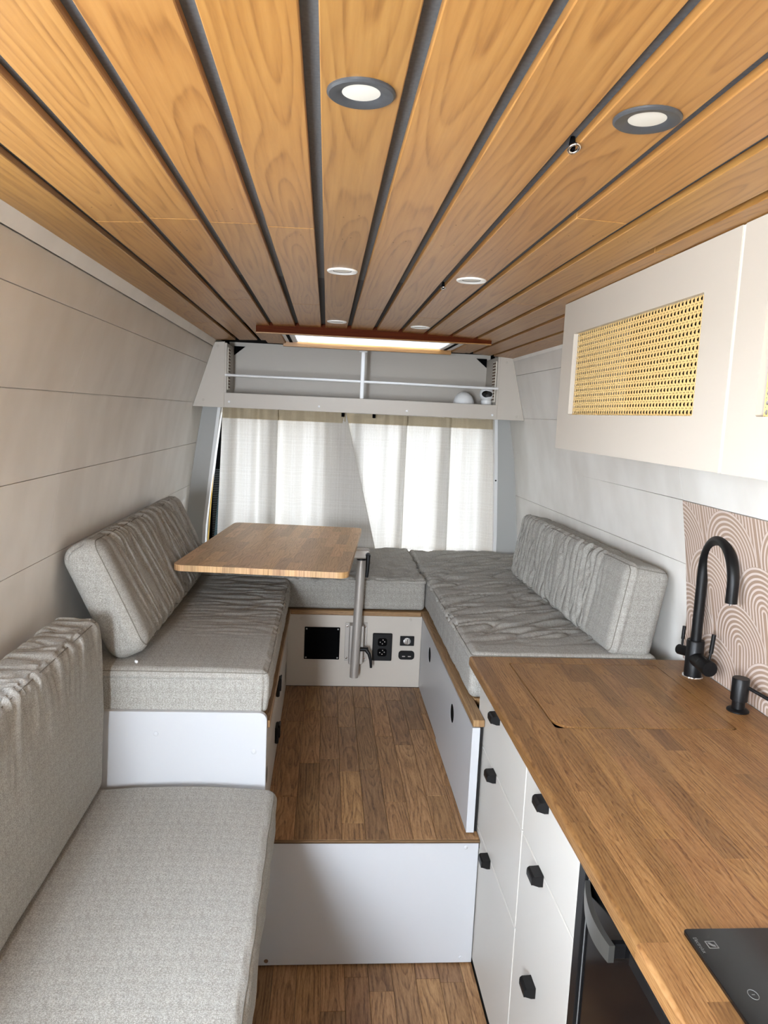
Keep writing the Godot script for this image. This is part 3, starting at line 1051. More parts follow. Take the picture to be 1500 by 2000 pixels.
# ---------------------------------------------------------------- rear shelf and curtains
func build_shelf() -> void:
	var z := -3.56
	var s := thing("rear_shelf", "white open shelf above the rear curtains with rail, post and slanted side panels", "shelf", Vector3(0.16, 1.17, z))
	# slanted ends that follow the walls
	for k in [-1.0, 1.0]:
		var poly := PackedVector2Array()
		var inner: float = -0.487 if k < 0 else 0.822
		poly.append(Vector2(inner, 1.171))
		poly.append(Vector2(wall_x(k, 1.171, z) - k * 0.001, 1.171))
		poly.append(Vector2(wall_x(k, 1.30, z) - k * 0.001, 1.30))
		poly.append(Vector2(wall_x(k, 1.44, z) - k * 0.001, 1.44))
		poly.append(Vector2(wall_x(k, 1.472, z) - k * 0.004, 1.472))
		poly.append(Vector2(inner, 1.476))
		var g := Geo.new()
		g.prism(poly, Vector3(0, 0, z - 0.012), Vector3(1, 0, 0), Vector3(0, 1, 0), 0.012, 0.001)
		var fin := part("side_panel", g, mats.overhead_white, s)
		for p in ([[-0.520, 1.455], [-0.583, 1.203]] if k < 0 else [[0.853, 1.447], [0.918, 1.190]]):
			screw_cap(Vector3(p[0], p[1], z), Vector3(0, 0, 1), mats.overhead_white, s)
		# the return that holds the vent
		g = Geo.new()
		var w := PackedVector2Array([Vector2(z - 0.002, 1.176), Vector2(z - 0.002, 1.470), Vector2(z - 0.274, 1.470), Vector2(z - 0.274, 1.176)])
		g.prism(w, Vector3(inner, 0, 0), Vector3(0, 0, 1), Vector3(0, 1, 0), 0.010 if k > 0 else -0.010)
		part("return_panel", g, mats.overhead_white, s)
		g = Geo.new()
		var vx: float = inner - k * 0.0105
		g.box(Vector3(minf(vx, vx - k * 0.004), 1.255, z - 0.095), Vector3(maxf(vx, vx - k * 0.004), 1.452, z - 0.022), 0.001)
		var vent := part("vent_plate", g, mats.cane_frame, s, "cream vent")
		for i in 13:
			var y := 1.264 + i * 0.0145
			boxpart("vent_slot", Vector3(minf(vx - k * 0.0035, vx - k * 0.0055), y, z - 0.088), Vector3(maxf(vx - k * 0.0035, vx - k * 0.0055), y + 0.0075, z - 0.030), 0.0, mats.brown_screw, vent)
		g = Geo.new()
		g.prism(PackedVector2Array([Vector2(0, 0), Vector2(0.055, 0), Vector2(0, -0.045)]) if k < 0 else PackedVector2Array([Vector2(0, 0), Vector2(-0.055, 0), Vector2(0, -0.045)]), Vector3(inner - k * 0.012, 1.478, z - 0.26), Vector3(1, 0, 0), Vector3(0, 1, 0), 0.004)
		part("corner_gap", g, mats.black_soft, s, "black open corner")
	boxpart("front_lip", Vector3(-0.487, 1.171, z - 0.010), Vector3(0.822, 1.241, z + 0.001), 0.002, mats.overhead_white, s)
	boxpart("shelf_board", Vector3(-0.49, 1.176, -3.90), Vector3(0.822, 1.188, z - 0.010), 0.001, mats.overhead_white, s)
	var bp := PackedVector2Array([Vector2(-0.50, 1.18), Vector2(0.83, 1.18), Vector2(0.83, 1.498), Vector2(-0.50, 1.498)])
	var g2 := Geo.new()
	g2.prism(bp, Vector3(0, 0, -3.835), Vector3(1, 0, 0), Vector3(0, 1, 0), 0.012)
	part("back_panel", g2, mats.overhead_white, s)
	boxpart("top_filler", Vector3(-0.60, 1.50, -3.90), Vector3(0.95, 1.512, -3.56), 0.0, mats.black_soft, s)
	for p in [[-0.463, 1.195], [-0.040, 1.191], [0.381, 1.189], [0.798, 1.188]]:
		screw_cap(Vector3(p[0], p[1] + 0.004, z + 0.001), Vector3(0, 0, 1), mats.plastic_white, s)
	g2 = Geo.new()
	g2.tube([Vector3(-0.485, 1.323, z - 0.006), Vector3(0.820, 1.320, z - 0.006)], 0.0062, 12)
	part("guard_rail", g2, mats.plastic_white, s)
	boxpart("post", Vector3(0.152, 1.241, z - 0.013), Vector3(0.170, 1.463, z + 0.001), 0.003, mats.plastic_white, s)
	boxpart("post_foot", Vector3(0.142, 1.460, z - 0.018), Vector3(0.180, 1.464, z + 0.004), 0.001, mats.plastic_white, s)
	# what stands on it
	var d := Vector3(0.672, 1.188, -3.66)
	var t := thing("white_dome", "small smooth white dome standing on the rear shelf left of the little camera", "gadget", d)
	g2 = Geo.new()
	var pr := [Vector2(0.030, 0)]
	for i in 13:
		var a := -0.55 + i * (PI / 2 + 0.55) / 12.0
		pr.append(Vector2(0.052 * cos(a), 0.052 + 0.060 * sin(a)))
	g2.lathe(pr, d, Vector3(0, 1, 0), 32)
	part("shell", g2, mats.plastic_white, t)
	g2 = Geo.new()
	g2.lathe([Vector2(0.0305, 0), Vector2(0.0305, 0.004), Vector2(0.029, 0.005)], d, Vector3(0, 1, 0), 24)
	part("foot", g2, mats.trim_grey, t)
	d = Vector3(0.782, 1.188, -3.64)
	t = thing("indoor_camera", "small white indoor camera with a black face, right end of the rear shelf", "camera", d)
	g2 = Geo.new()
	g2.lathe([Vector2(0, 0), Vector2(0.028, 0), Vector2(0.029, 0.003), Vector2(0.026, 0.045), Vector2(0.026, 0.075), Vector2(0, 0.078)], d, Vector3(0, 1, 0), 28)
	part("body", g2, mats.plastic_white, t)
	g2 = Geo.new()
	var prof := []
	for i in 13:
		var a := -PI / 2 + i * PI / 12.0
		prof.append(Vector2(0.036 * cos(a), 0.105 + 0.036 * sin(a)))
	g2.lathe(prof, d, Vector3(0, 1, 0), 28)
	var head := part("head", g2, mats.plastic_white, t)
	g2 = Geo.new()
	g2.xf = Transform3D(Basis().scaled(Vector3(1.25, 0.80, 1)), d + Vector3(-0.004, 0.105, 0.024))
	g2.lathe([Vector2(0.021, 0), Vector2(0.021, 0.006), Vector2(0.017, 0.0105), Vector2(0, 0.0125)], Vector3.ZERO, Vector3(0, 0, 1), 28)
	part("face", g2, mats.black_glass, head, "black lens face")
	g2 = Geo.new()
	g2.lathe([Vector2(0.004, 0), Vector2(0.004, 0.0015), Vector2(0, 0.0015)], d + Vector3(0, 0.050, 0.0262), Vector3(0, 0, 1), 12)
	part("button", g2, mats.trim_grey, t)
	g2 = Geo.new()
	g2.tube([d + Vector3(-0.026, 0.010, 0), d + Vector3(-0.036, 0.022, 0.01), d + Vector3(-0.047, 0.028, 0.01), d + Vector3(-0.050, 0.040, 0.006), d + Vector3(-0.044, 0.044, 0.0)], 0.0013, 6)
	part("cable", g2, mats.black_soft, t)


func smooth_path(ctrl: Array, count: int) -> Array:   # Catmull-Rom through Vector2s
	var out := []
	var k := ctrl.size()
	for i in count:
		var t := float(i) / (count - 1) * (k - 1)
		var a := mini(int(t), k - 2)
		var f := t - a
		out.append((ctrl[a] as Vector2).cubic_interpolate(ctrl[a + 1], ctrl[maxi(a - 1, 0)], ctrl[mini(a + 2, k - 1)], f))
	return out


func curtain_sheet(path: Array, y0: float, y1: float, shift: Callable, z: float, rows: int) -> Geo:
	var g := Geo.new()
	var pts := []
	for j in rows:
		var f := float(j) / (rows - 1)
		var y := lerpf(y1, y0, f)
		for i in path.size():
			var p: Vector2 = path[i]
			var calm: float = lerpf(0.55, 1.0, minf(1.0, f * 3.0))
			var wob := nz.get_noise_2d(p.x * 9.0 + 3.0, y * 3.0) * 0.010 * f
			pts.append(Vector3(p.x + shift.call(p.x, f), y, z + p.y * 1.7 * calm + wob + 0.006 * sin(p.x * 95.0 + 2.0 * sin(p.x * 17.0)) * (1.0 - 0.6 * f)))
	g.sheet(pts, path.size(), rows)
	return g


func build_curtains() -> void:
	nz.seed = 9
	nz.frequency = 1.0
	nz.fractal_octaves = 2
	var lc := [Vector2(-0.538, 0.004), Vector2(-0.50, 0.016), Vector2(-0.455, -0.010), Vector2(-0.40, 0.012), Vector2(-0.355, -0.004), Vector2(-0.30, 0.020), Vector2(-0.255, 0.026), Vector2(-0.262, 0.008), Vector2(-0.300, 0.000), Vector2(-0.296, -0.012), Vector2(-0.23, -0.010), Vector2(-0.16, 0.018), Vector2(-0.10, -0.012), Vector2(-0.045, 0.010), Vector2(0.02, 0.026), Vector2(0.088, 0.034), Vector2(0.090, 0.022), Vector2(0.030, 0.012), Vector2(-0.012, 0.004), Vector2(-0.010, -0.004), Vector2(0.045, 0.000), Vector2(0.092, 0.006), Vector2(0.092, -0.006), Vector2(0.04, -0.010), Vector2(0.045, -0.016), Vector2(0.096, -0.014)]
	var rc := [Vector2(0.075, -0.020), Vector2(0.14, -0.010), Vector2(0.21, -0.026), Vector2(0.29, -0.006), Vector2(0.36, -0.024), Vector2(0.415, 0.006), Vector2(0.425, -0.010), Vector2(0.400, -0.020), Vector2(0.43, -0.030), Vector2(0.50, -0.008), Vector2(0.565, -0.022), Vector2(0.625, 0.012), Vector2(0.655, 0.018), Vector2(0.652, 0.002), Vector2(0.618, -0.006), Vector2(0.622, -0.018), Vector2(0.69, -0.012), Vector2(0.76, 0.010), Vector2(0.80, -0.014), Vector2(0.845, 0.012), Vector2(0.880, 0.018), Vector2(0.882, 0.000), Vector2(0.848, -0.008), Vector2(0.852, -0.016), Vector2(0.884, -0.014)]
	var shl := func(x: float, f: float) -> float: return (-0.018 if x < -0.4 else 0.0) * f + clampf((x - 0.0) / 0.09, 0.0, 1.0) * 0.165 * f + (clampf((x + 0.1) / 0.1, 0.0, 1.0) * 0.02 * f)
	var shr := func(x: float, f: float) -> float: return clampf((x - 0.6) / 0.28, 0.0, 1.0) * 0.045 * f + (0.02 * f if x < 0.2 else 0.0)
	var specs := [[lc, shl, -3.888, "left cream curtain with its inner edge bunched in folds, across the left rear window", -0.2], [rc, shr, -3.918, "right cream curtain hanging straight across the right rear window", 0.5]]
	for q in specs:
		var o := thing("curtain", q[3], "curtain", Vector3(q[4], 0.42, q[2]), "curtains at the rear window")
		var path := smooth_path(q[0], 190)
		part("cloth", curtain_sheet(path, 0.448, 1.1745, q[1], q[2], 26), mats.curtain, o)
		# gathered heading tape along the top
		var short := []
		for p in path:
			short.append(Vector2(p.x, p.y + 0.0025 + 0.0015 * sin(p.x * 420.0)))
		var g := Geo.new()
		var pts := []
		for j in 10:
			var f := j / 9.0
			var y := lerpf(1.1745, 1.118, f)
			var ridge := 0.0015 if j % 3 == 1 else 0.0
			for i in path.size():
				var p: Vector2 = short[i]
				pts.append(Vector3(p.x, y, q[2] + (p.y - 0.0025) * 1.7 * lerpf(0.55, 0.65, f) + 0.006 * sin(p.x * 95.0 + 2.0 * sin(p.x * 17.0)) + 0.0045 + ridge))
		g.sheet(pts, path.size(), 10)
		part("heading_tape", g, mats.curtain_tape, o, "denser beige heading tape")
		for x in ([0.081] if q[4] < 0 else [0.243]):
			boxpart("curtain_clip", Vector3(x - 0.008, 1.150, q[2] + 0.050), Vector3(x + 0.008, 1.172, q[2] + 0.062), 0.002, mats.black_soft, o, "black plastic clip")
	var rod := thing("curtain_rod", "thin white curtain rod hidden behind the lip of the rear shelf", "curtain rod", Vector3(0.16, 1.17, -3.90), "")
	var g3 := Geo.new()
	g3.tube([Vector3(-0.57, 1.174, -3.903), Vector3(0.90, 1.174, -3.903)], 0.004, 8)
	part("rod", g3, mats.plastic_white, rod)
	var n := thing("ribbed_screen", "narrow teal ribbed strip showing behind the left edge of the left curtain", "screen", Vector3(-0.56, 0.42, -3.93))
	var k := 46
	var gs := Geo.new()
	gs.prism(PackedVector2Array([Vector2(-0.585, 0.42), Vector2(-0.540, 0.42), Vector2(-0.535, 0.86), Vector2(-0.548, 0.86)]), Vector3(0, 0, -3.945), Vector3(1, 0, 0), Vector3(0, 1, 0), 0.004)
	part("net", gs, mats.teal_net, n)
	gs = Geo.new()
	for i in k:
		var y := 0.425 + i * 0.0093
		gs.box(Vector3(-0.588, y, -3.941), Vector3(-0.534, y + 0.0035, -3.938))
	part("rib", gs, mats.felt_dark, n)
	n.get_node("rib").set_meta("kind", "stuff")


# ---------------------------------------------------------------- benches and cushions
func ridge(x: float, y: float) -> float:
	var r := 1.0 - absf(nz.get_noise_2d(x, y)) * 2.2
	return maxf(r, 0.0) * r


func seam(lo: Vector3, hi: Vector3, r: float, axis: int, s: float, push: Callable, xf: Transform3D, parent: Node3D) -> void:   # the sewn edge round one face
	var e := (axis + 1) % 3
	var f := (axis + 2) % 3
	var path := []
	var c := [[1.0, 1.0, 0.0], [-1.0, 1.0, PI / 2], [-1.0, -1.0, PI], [1.0, -1.0, 1.5 * PI]]
	for k in 4:
		var q: Array = c[k]
		var p := Vector3.ZERO
		p[axis] = hi[axis] - r if s > 0 else lo[axis] + r
		p[e] = hi[e] - r if q[0] > 0 else lo[e] + r
		p[f] = hi[f] - r if q[1] > 0 else lo[f] + r
		for i in 7:
			var t: float = q[2] + PI / 2 * i / 6.0
			var d := Vector3.ZERO
			d[axis] = s
			d[e] = cos(t)
			d[f] = sin(t)
			d = d.normalized()
			path.append(p + d * (r + push.call(p + d * r, d)))
		var nx: Array = c[(k + 1) % 4]
		var p2 := Vector3.ZERO
		p2[axis] = p[axis]
		p2[e] = hi[e] - r if nx[0] > 0 else lo[e] + r
		p2[f] = hi[f] - r if nx[1] > 0 else lo[f] + r
		var t2: float = q[2] + PI / 2
		var d2 := Vector3.ZERO
		d2[axis] = s
		d2[e] = cos(t2)
		d2[f] = sin(t2)
		d2 = d2.normalized()
		for i in range(1, 40):
			var m := p.lerp(p2, i / 40.0)
			path.append(m + d2 * (r + push.call(m + d2 * r, d2)))
	path.append(path[0])
	var g := Geo.new()
	g.xf = xf
	g.tube(path, 0.0014, 6, false)
	part("seam", g, mats.stitch, parent, "sewn seam")


func cushion(called: String, label: String, lo: Vector3, hi: Vector3, r: float, cell: float, push: Callable, seams: Array, group: String, xf := Transform3D()) -> Node3D:
	var base := xf * Vector3((lo.x + hi.x) / 2, lo.y, (lo.z + hi.z) / 2)
	var o := thing(called, label, "cushion", base, group)
	var g := Geo.new()
	g.xf = xf
	g.cushion(lo, hi, r, cell, push)
	part("cover", g, mats.fabric, o)
	for q in seams:
		seam(lo, hi, r, q[0], q[1], push, xf, o)
	return o


func build_cushions() -> void:
	nz.seed = 21
	nz.frequency = 1.0
	nz.fractal_octaves = 2
	# nearest couch on the left
	var seat := func(p: Vector3, d: Vector3) -> float:
		var puff := 0.010 * d.y * clampf(1.0 - pow((p.x + 0.33) / 0.22, 2.0), 0.0, 1.0) if d.y > 0 else 0.0
		var w := 0.0012 * nz.get_noise_2d(p.x * 7.0, p.z * 5.0)
		if d.x > 0.3:
			w += 0.004 * nz.get_noise_2d(p.z * 7.0, p.y * 12.0)
		return puff + w
	cushion("seat_cushion", "light grey seat cushion of the near left couch, in the lower left corner", Vector3(-0.715, 0.0475, -1.880), Vector3(-0.099, 0.168, -0.45), 0.026, 0.03, seat, [[1, 1.0], [1, -1.0]], "seat cushions")
	var back := func(p: Vector3, d: Vector3) -> float:
		var top := clampf((p.y - 0.42) / 0.2, 0.0, 1.0)
		var w := 0.0
		if d.x > 0.3:
			w = -0.012 * ridge(p.z * 16.0, p.y * 2.6 + p.z * 2.0) * top * top + 0.006 * (1.0 - pow((p.y - 0.40) / 0.25, 2.0))
		elif d.y > 0.3:
			w = -0.010 * ridge(p.z * 19.0 + 4.0, p.x * 5.0)
		return w + 0.002 * nz.get_noise_2d(p.z * 5.0, p.y * 5.0)
	cushion("back_cushion", "upright light grey back cushion of the near left couch, cut by the left picture edge", Vector3(-0.672, 0.172, -1.868), Vector3(-0.550, 0.634, -0.50), 0.026, 0.0075, back, [[0, 1.0]], "back cushions")
	# left rear bench
	var left := func(p: Vector3, d: Vector3) -> float:
		var w := 0.0
		var deep := clampf((-2.15 - p.z) / 0.5, 0.0, 1.0)
		if d.y > 0.2:
			w = -0.011 * ridge(p.z * 15.0 + p.x * 1.5, p.x * 2.4) * deep * clampf((p.x + 0.52) / 0.25, 0.15, 1.0) + 0.006 * clampf(1.0 - pow((p.x + 0.42) / 0.3, 2.0), 0.0, 1.0) + 0.002 * nz.get_noise_2d(p.x * 4.0, p.z * 3.0)
		if d.x > 0.2:
			w += -0.003 * ridge(p.z * 17.0, p.y * 3.0) + 0.003 * nz.get_noise_2d(p.z * 5.0, 7.0) - 0.010 * clampf((0.40 - p.y) / 0.06, 0.0, 1.0)
		return w
	cushion("seat_cushion", "grey seat cushion of the left rear bench, under the tilted back cushion and the table", Vector3(-0.700, 0.341, -3.058), Vector3(-0.128, 0.473, -1.9165), 0.024, 0.0085, left, [[1, 1.0]], "seat cushions")
	var lean := func(p: Vector3, d: Vector3) -> float:
		var w := 0.0
		if d.x > 0.2:
			w = -0.019 * ridge(p.z * 17.0 - p.y * 3.0, p.y * 2.2) * clampf((-2.02 - p.z) / 0.12, 0.0, 1.0) + 0.005 * clampf(1.0 - pow((p.y - 0.16) / 0.2, 2.0), 0.0, 1.0)
		elif d.y > 0.2:
			w = -0.007 * ridge(p.z * 17.0, p.x * 4.0)
		return w
	var xf := Transform3D(Basis(Vector3(0, 0, 1), deg_to_rad(25.3)), Vector3(-0.558, 0.463, 0))
	var o := cushion("back_cushion", "grey back cushion with a zip pull, tilted against the left wall on the rear bench", Vector3(0, 0, -3.08), Vector3(0.113, 0.340, -1.962), 0.045, 0.0075, lean, [[0, 1.0]], "back cushions", xf)
	var g := Geo.new()
	g.xf = Transform3D(Basis(Vector3(0, 1, 0), -0.5), Vector3(-0.490, 0.487, -1.964))
	g.box(Vector3(-0.004, -0.010, 0), Vector3(0.006, -0.002, 0.004), 0.001)
	g.tube([Vector3(0.002, -0.006, 0.004), Vector3(0.006, -0.010, 0.006), Vector3(0.020, -0.022, 0.009)], 0.0022, 8)
	part("zip_pull", g, mats.plastic_white, o, "pale zip pull")
	# cushion across the rear
	var rear := func(p: Vector3, d: Vector3) -> float:
		var w := 0.0
		if d.y > 0.2:
			w = -0.011 * ridge(p.x * 7.0 + p.z * 4.0, p.z * 8.0 - p.x * 3.0) + 0.006
		if d.z > 0.2:
			w += 0.002 * nz.get_noise_2d(p.x * 6.0, p.y * 9.0)
		return w
	cushion("seat_cushion", "grey seat cushion across the rear, below the curtains and behind the table post", Vector3(-0.700, 0.341, -3.805), Vector3(0.446, 0.475, -3.050), 0.018, 0.013, rear, [[1, 1.0]], "seat cushions", Transform3D(Basis(), Vector3(0, 0, -0.012)))
	var right := func(p: Vector3, d: Vector3) -> float:
		var w := 0.0
		var mid := clampf((-2.15 - p.z) / 0.2, 0.0, 1.0)
		if d.y > 0.2:
			w = -0.017 * ridge(p.z * 11.0 + p.x * 4.5, p.x * 2.2 - p.z * 1.2) * mid + 0.004 * nz.get_noise_2d(p.x * 4.0, p.z * 5.0) + 0.004
		if d.x < -0.2:
			w += -0.003 * ridge(p.z * 19.0, p.y * 3.0) * mid + 0.002 * nz.get_noise_2d(p.z * 5.0, p.y * 6.0)
		return w
	cushion("seat_cushion", "wrinkled grey seat cushion of the right rear bench, beyond the worktop", Vector3(0.450, 0.340, -3.805), Vector3(1.025, 0.476, -2.085), 0.022, 0.0085, right, [[1, 1.0]], "seat cushions", Transform3D(Basis(), Vector3(0, 0, 0)))
	var lean2 := func(p: Vector3, d: Vector3) -> float:
		var w := 0.0
		if d.x < -0.2:
			w = -0.018 * ridge(p.z * 19.0 + p.y * 2.5, p.y * 2.4) * clampf((-0.12 - p.z) / 0.15, 0.0, 1.0) + 0.005
		elif d.y > 0.2:
			w = -0.009 * ridge(p.z * 13.0 + p.x * 6.0, p.x * 5.0) * clampf((-0.10 - p.z) / 0.1, 0.0, 1.0)
		return w
	var b := Basis(Vector3(0, 1, 0), deg_to_rad(1.3)) * Basis(Vector3(0, 0, 1), deg_to_rad(-9.5))
	cushion("back_cushion", "upright grey back cushion leaning on the right wall beyond the black tap", Vector3(0, 0, -1.14), Vector3(0.140, 0.285, 0.0), 0.034, 0.0075, lean2, [[0, -1.0], [1, 1.0]], "back cushions", Transform3D(b, Vector3(0.872, 0.480, -2.095)))


func build_benches() -> void:
	# near couch: only its cushions show; a low box carries them
	var c := thing("couch_base", "white box under the near left couch cushions", "couch", Vector3(-0.45, -LIFT, -1.2))
	boxpart("box", Vector3(-0.715, -LIFT, -1.880), Vector3(-0.175, 0.028, -0.45), 0.002, mats.white_panel, c)
	boxpart("top_board", Vector3(-0.715, 0.028, -1.880), Vector3(-0.165, 0.045, -0.45), 0.002, mats.edge_wood, c)
	# left rear bench
	var l := thing("left_bench", "white box bench under the left rear cushion, with a wooden ledge and black latches", "bench", Vector3(-0.42, 0, -2.5))
	var g := Geo.new()
	g.prism(rounded(-0.715, 0.001, -0.133, 0.366, [0.0, 0.0, 0.022, 0.0], 8), Vector3(0, 0, -1.915), Vector3(1, 0, 0), Vector3(0, 1, 0), 0.015, 0.0012)
	part("end_panel", g, mats.white_panel, l, "white end panel facing the couch")
	for p in [[-0.424, 0.305], [-0.166, 0.257]]:
		screw_cap(Vector3(p[0], p[1], -1.900), Vector3(0, 0, 1), mats.white_panel, l, 0.007)
	boxpart("carcass", Vector3(-0.71, 0.001, -3.055), Vector3(-0.175, 0.31, -1.92), 0.0, mats.dark_inside, l)
	var ranges := [[-3.062, -2.70, 0.002, 0.316, "a"], [-2.698, -1.917, 0.002, 0.166, "b"], [-2.698, -1.917, 0.168, 0.316, "c"]]
	var holes := [Vector2(-3.005, 0.079), Vector2(-2.012, 0.135), Vector2.ZERO]
	var radii := [Vector2(0.026, 0.046), Vector2(0.022, 0.026), Vector2.ZERO]
	for i in 3:
		var q: Array = ranges[i]
		if radii[i] == Vector2.ZERO:
			boxpart("drawer_front", Vector3(-0.152, q[2], q[0]), Vector3(-0.137, q[3], q[1]), 0.001, mats.overhead_white, l)
			continue
		g = Geo.new()
		var h := ellipse(holes[i], radii[i].x, radii[i].y)
		g.plate_with_hole(facing_rect(h, q[0], q[2], q[1], q[3]), h, Vector3(-0.137, 0, 0), Vector3(0, 0, 1), Vector3(0, 1, 0), 0.015)
		var d := part("drawer_front", g, mats.overhead_white, l)
		g = Geo.new()
		g.prism(ellipse(holes[i], radii[i].x * 1.02, radii[i].y * 1.02), Vector3(-0.1376, 0, 0), Vector3(0, 0, 1), Vector3(0, 1, 0), 0.0118)
		part("finger_hole", g, mats.black_soft, d, "black oval finger hole")
	for y in [0.262, 0.100]:
		g = Geo.new()
		g.box(Vector3(-0.137, y - 0.030, -2.400), Vector3(-0.125, y + 0.026, -2.345), 0.003)
		g.box(Vector3(-0.126, y - 0.012, -2.392), Vector3(-0.1205, y + 0.032, -2.352), 0.002)
		part("latch", g, mats.black_matte, l, "black push latch")
	g = Geo.new()
	g.us = 3.0
	g.box(Vector3(-0.70, 0.318, -3.062), Vector3(-0.1255, 0.338, -1.9155), 0.002)
	part("top_board", g, mats.edge_wood, l, "oiled wooden ledge")
	# rear bench
	var r := thing("rear_bench", "white screwed front of the rear bench with a wooden top edge, behind the table leg", "bench", Vector3(0.15, 0, -3.06))
	boxpart("front_panel", Vector3(-0.137, 0.0, -3.080), Vector3(0.437, 0.317, -3.063), 0.001, mats.overhead_white, r)
	g = Geo.new()
	g.ga = 0
	g.us = 3.0
	g.box(Vector3(-0.70, 0.318, -3.845), Vector3(1.02, 0.338, -3.064), 0.002)
	part("top_board", g, mats.edge_wood, r)
	g = Geo.new()
	g.ga = 0
	g.us = 3.0
	g.box(Vector3(-0.125, 0.318, -3.064), Vector3(0.431, 0.338, -3.050), 0.002)
	part("edging", g, mats.edge_wood, r, "pale wooden edge")
	boxpart("carcass", Vector3(-0.70, 0.0, -3.84), Vector3(1.02, 0.317, -3.09), 0.0, mats.dark_inside, r)
	for p in [[-0.080, 0.298], [0.387, 0.302]]:
		screw_cap(Vector3(p[0], p[1], -3.063), Vector3(0, 0, 1), mats.overhead_white, r)
	# right rear bench with two doors
	var b := thing("right_bench", "white bench with two finger-holed doors under the right rear cushion", "bench", Vector3(0.7, 0, -2.5))
	var dr := [[-3.060, -2.532, 0.004, 0.312, Vector2(-2.801, 0.235), 0.437], [-2.528, -1.932, 0.004, 0.316, Vector2(-2.245, 0.227), 0.4335]]
	for q in dr:
		g = Geo.new()
		var h := ellipse(q[4], 0.030, 0.030)
		g.plate_with_hole(facing_rect(h, q[0], q[2], q[1], q[3]), h, Vector3(q[5] + 0.022, 0, 0), Vector3(0, 0, 1), Vector3(0, 1, 0), 0.022)
		var d := part("door", g, mats.white_panel, b)
		g = Geo.new()
		g.prism(ellipse(q[4], 0.0306, 0.0306), Vector3(q[5] + 0.0155, 0, 0), Vector3(0, 0, 1), Vector3(0, 1, 0), 0.0149)
		part("finger_hole", g, mats.black_soft, d, "black round finger hole")
	boxpart("carcass", Vector3(0.4595, 0.0, -3.058), Vector3(0.466, 0.316, -1.945), 0.0, mats.dark_inside, b)
	boxpart("back_carcass", Vector3(0.467, 0.0, -3.058), Vector3(1.04, 0.316, -2.09), 0.0, mats.dark_inside, b)
	g = Geo.new()
	g.us = 3.0
	g.box(Vector3(0.4345, 0.318, -3.062), Vector3(0.4675, 0.338, -1.932), 0.002)
	g.box(Vector3(0.4675, 0.318, -3.062), Vector3(1.02, 0.338, -2.090), 0.002)
	part("top_board", g, mats.edge_wood, b, "oiled wooden ledge")


func build_fittings() -> void:
	var z := -3.063
	var a := thing("cover_plate", "square black cover plate with four corner screws on the rear bench front", "plate", Vector3(0.01, 0.12, z))
	boxpart("plate", Vector3(-0.064, 0.120, z + 0.0003), Vector3(0.086, 0.262, z + 0.004), 0.0015, mats.black_soft, a)
	for p in [[-0.056, 0.128], [0.078, 0.128], [-0.056, 0.254], [0.078, 0.254]]:
		screw_cap(Vector3(p[0], p[1], z + 0.004), Vector3(0, 0, 1), mats.trim_grey, a, 0.0036)
	var s := thing("double_socket", "black double mains socket beside the table bracket", "socket", Vector3(0.27, 0.12, z))
	boxpart("plate", Vector3(0.2275, 0.119, z + 0.0003), Vector3(0.3115, 0.241, z + 0.009), 0.003, mats.black_matte, s)
	for y in [0.203, 0.157]:
		var g := Geo.new()
		g.prism(rounded(0.2695 - 0.020, y - 0.017, 0.2695 + 0.020, y + 0.017, 0.010), Vector3(0, 0, z + 0.009), Vector3(1, 0, 0), Vector3(0, 1, 0), 0.002, 0.0008)
		var f := part("outlet", g, mats.black_soft, s)
		for p in [[-0.0095, 0.0], [0.0095, 0.002], [0.0, -0.007], [0.002, 0.010]]:
			g = Geo.new()
			g.lathe([Vector2(0.0024, 0), Vector2(0.0022, 0.0006), Vector2(0, 0.0006)], Vector3(0.2695 + p[0], y + p[1], z + 0.011), Vector3(0, 0, 1), 10)
			part("contact", g, mats.aluminium, f, "bright metal contact")
	var v := thing("round_power_socket", "small square black panel with a round metal power socket, right of the double socket", "socket", Vector3(0.376, 0.19, z))
	boxpart("plate", Vector3(0.346, 0.187, z), Vector3(0.407, 0.230, z + 0.005), 0.0015, mats.black_matte, v)
	var gg := Geo.new()
	gg.lathe([Vector2(0.0150, 0), Vector2(0.0155, 0.0035), Vector2(0.0125, 0.004), Vector2(0.0115, -0.003)], Vector3(0.376, 0.2085, z + 0.005), Vector3(0, 0, 1), 28)
	part("collar", gg, mats.chrome, v)
	gg = Geo.new()
	gg.lathe([Vector2(0.0115, 0.0), Vector2(0.006, 0.0006), Vector2(0.0055, 0.003), Vector2(0, 0.0036)], Vector3(0.376, 0.2085, z + 0.005), Vector3(0, 0, 1), 20)
	part("contact", gg, mats.aluminium, v)
	boxpart("slot", Vector3(0.3755, 0.199, z + 0.0085), Vector3(0.3775, 0.218, z + 0.0092), 0.0, mats.black_soft, v)
	var u := thing("charging_socket", "rounded black double charging socket below the round power socket", "socket", Vector3(0.376, 0.12, z))
	gg = Geo.new()
	gg.prism(rounded(0.342, 0.1255, 0.4105, 0.1645, 0.014), Vector3(0, 0, z), Vector3(1, 0, 0), Vector3(0, 1, 0), 0.007, 0.002)
	part("plate", gg, mats.black_matte, u)
	for x in [0.364, 0.389]:
		boxpart("port", Vector3(x - 0.0065, 0.1385, z + 0.0068), Vector3(x + 0.0065, 0.1425, z + 0.0076), 0.0, mats.aluminium, u)


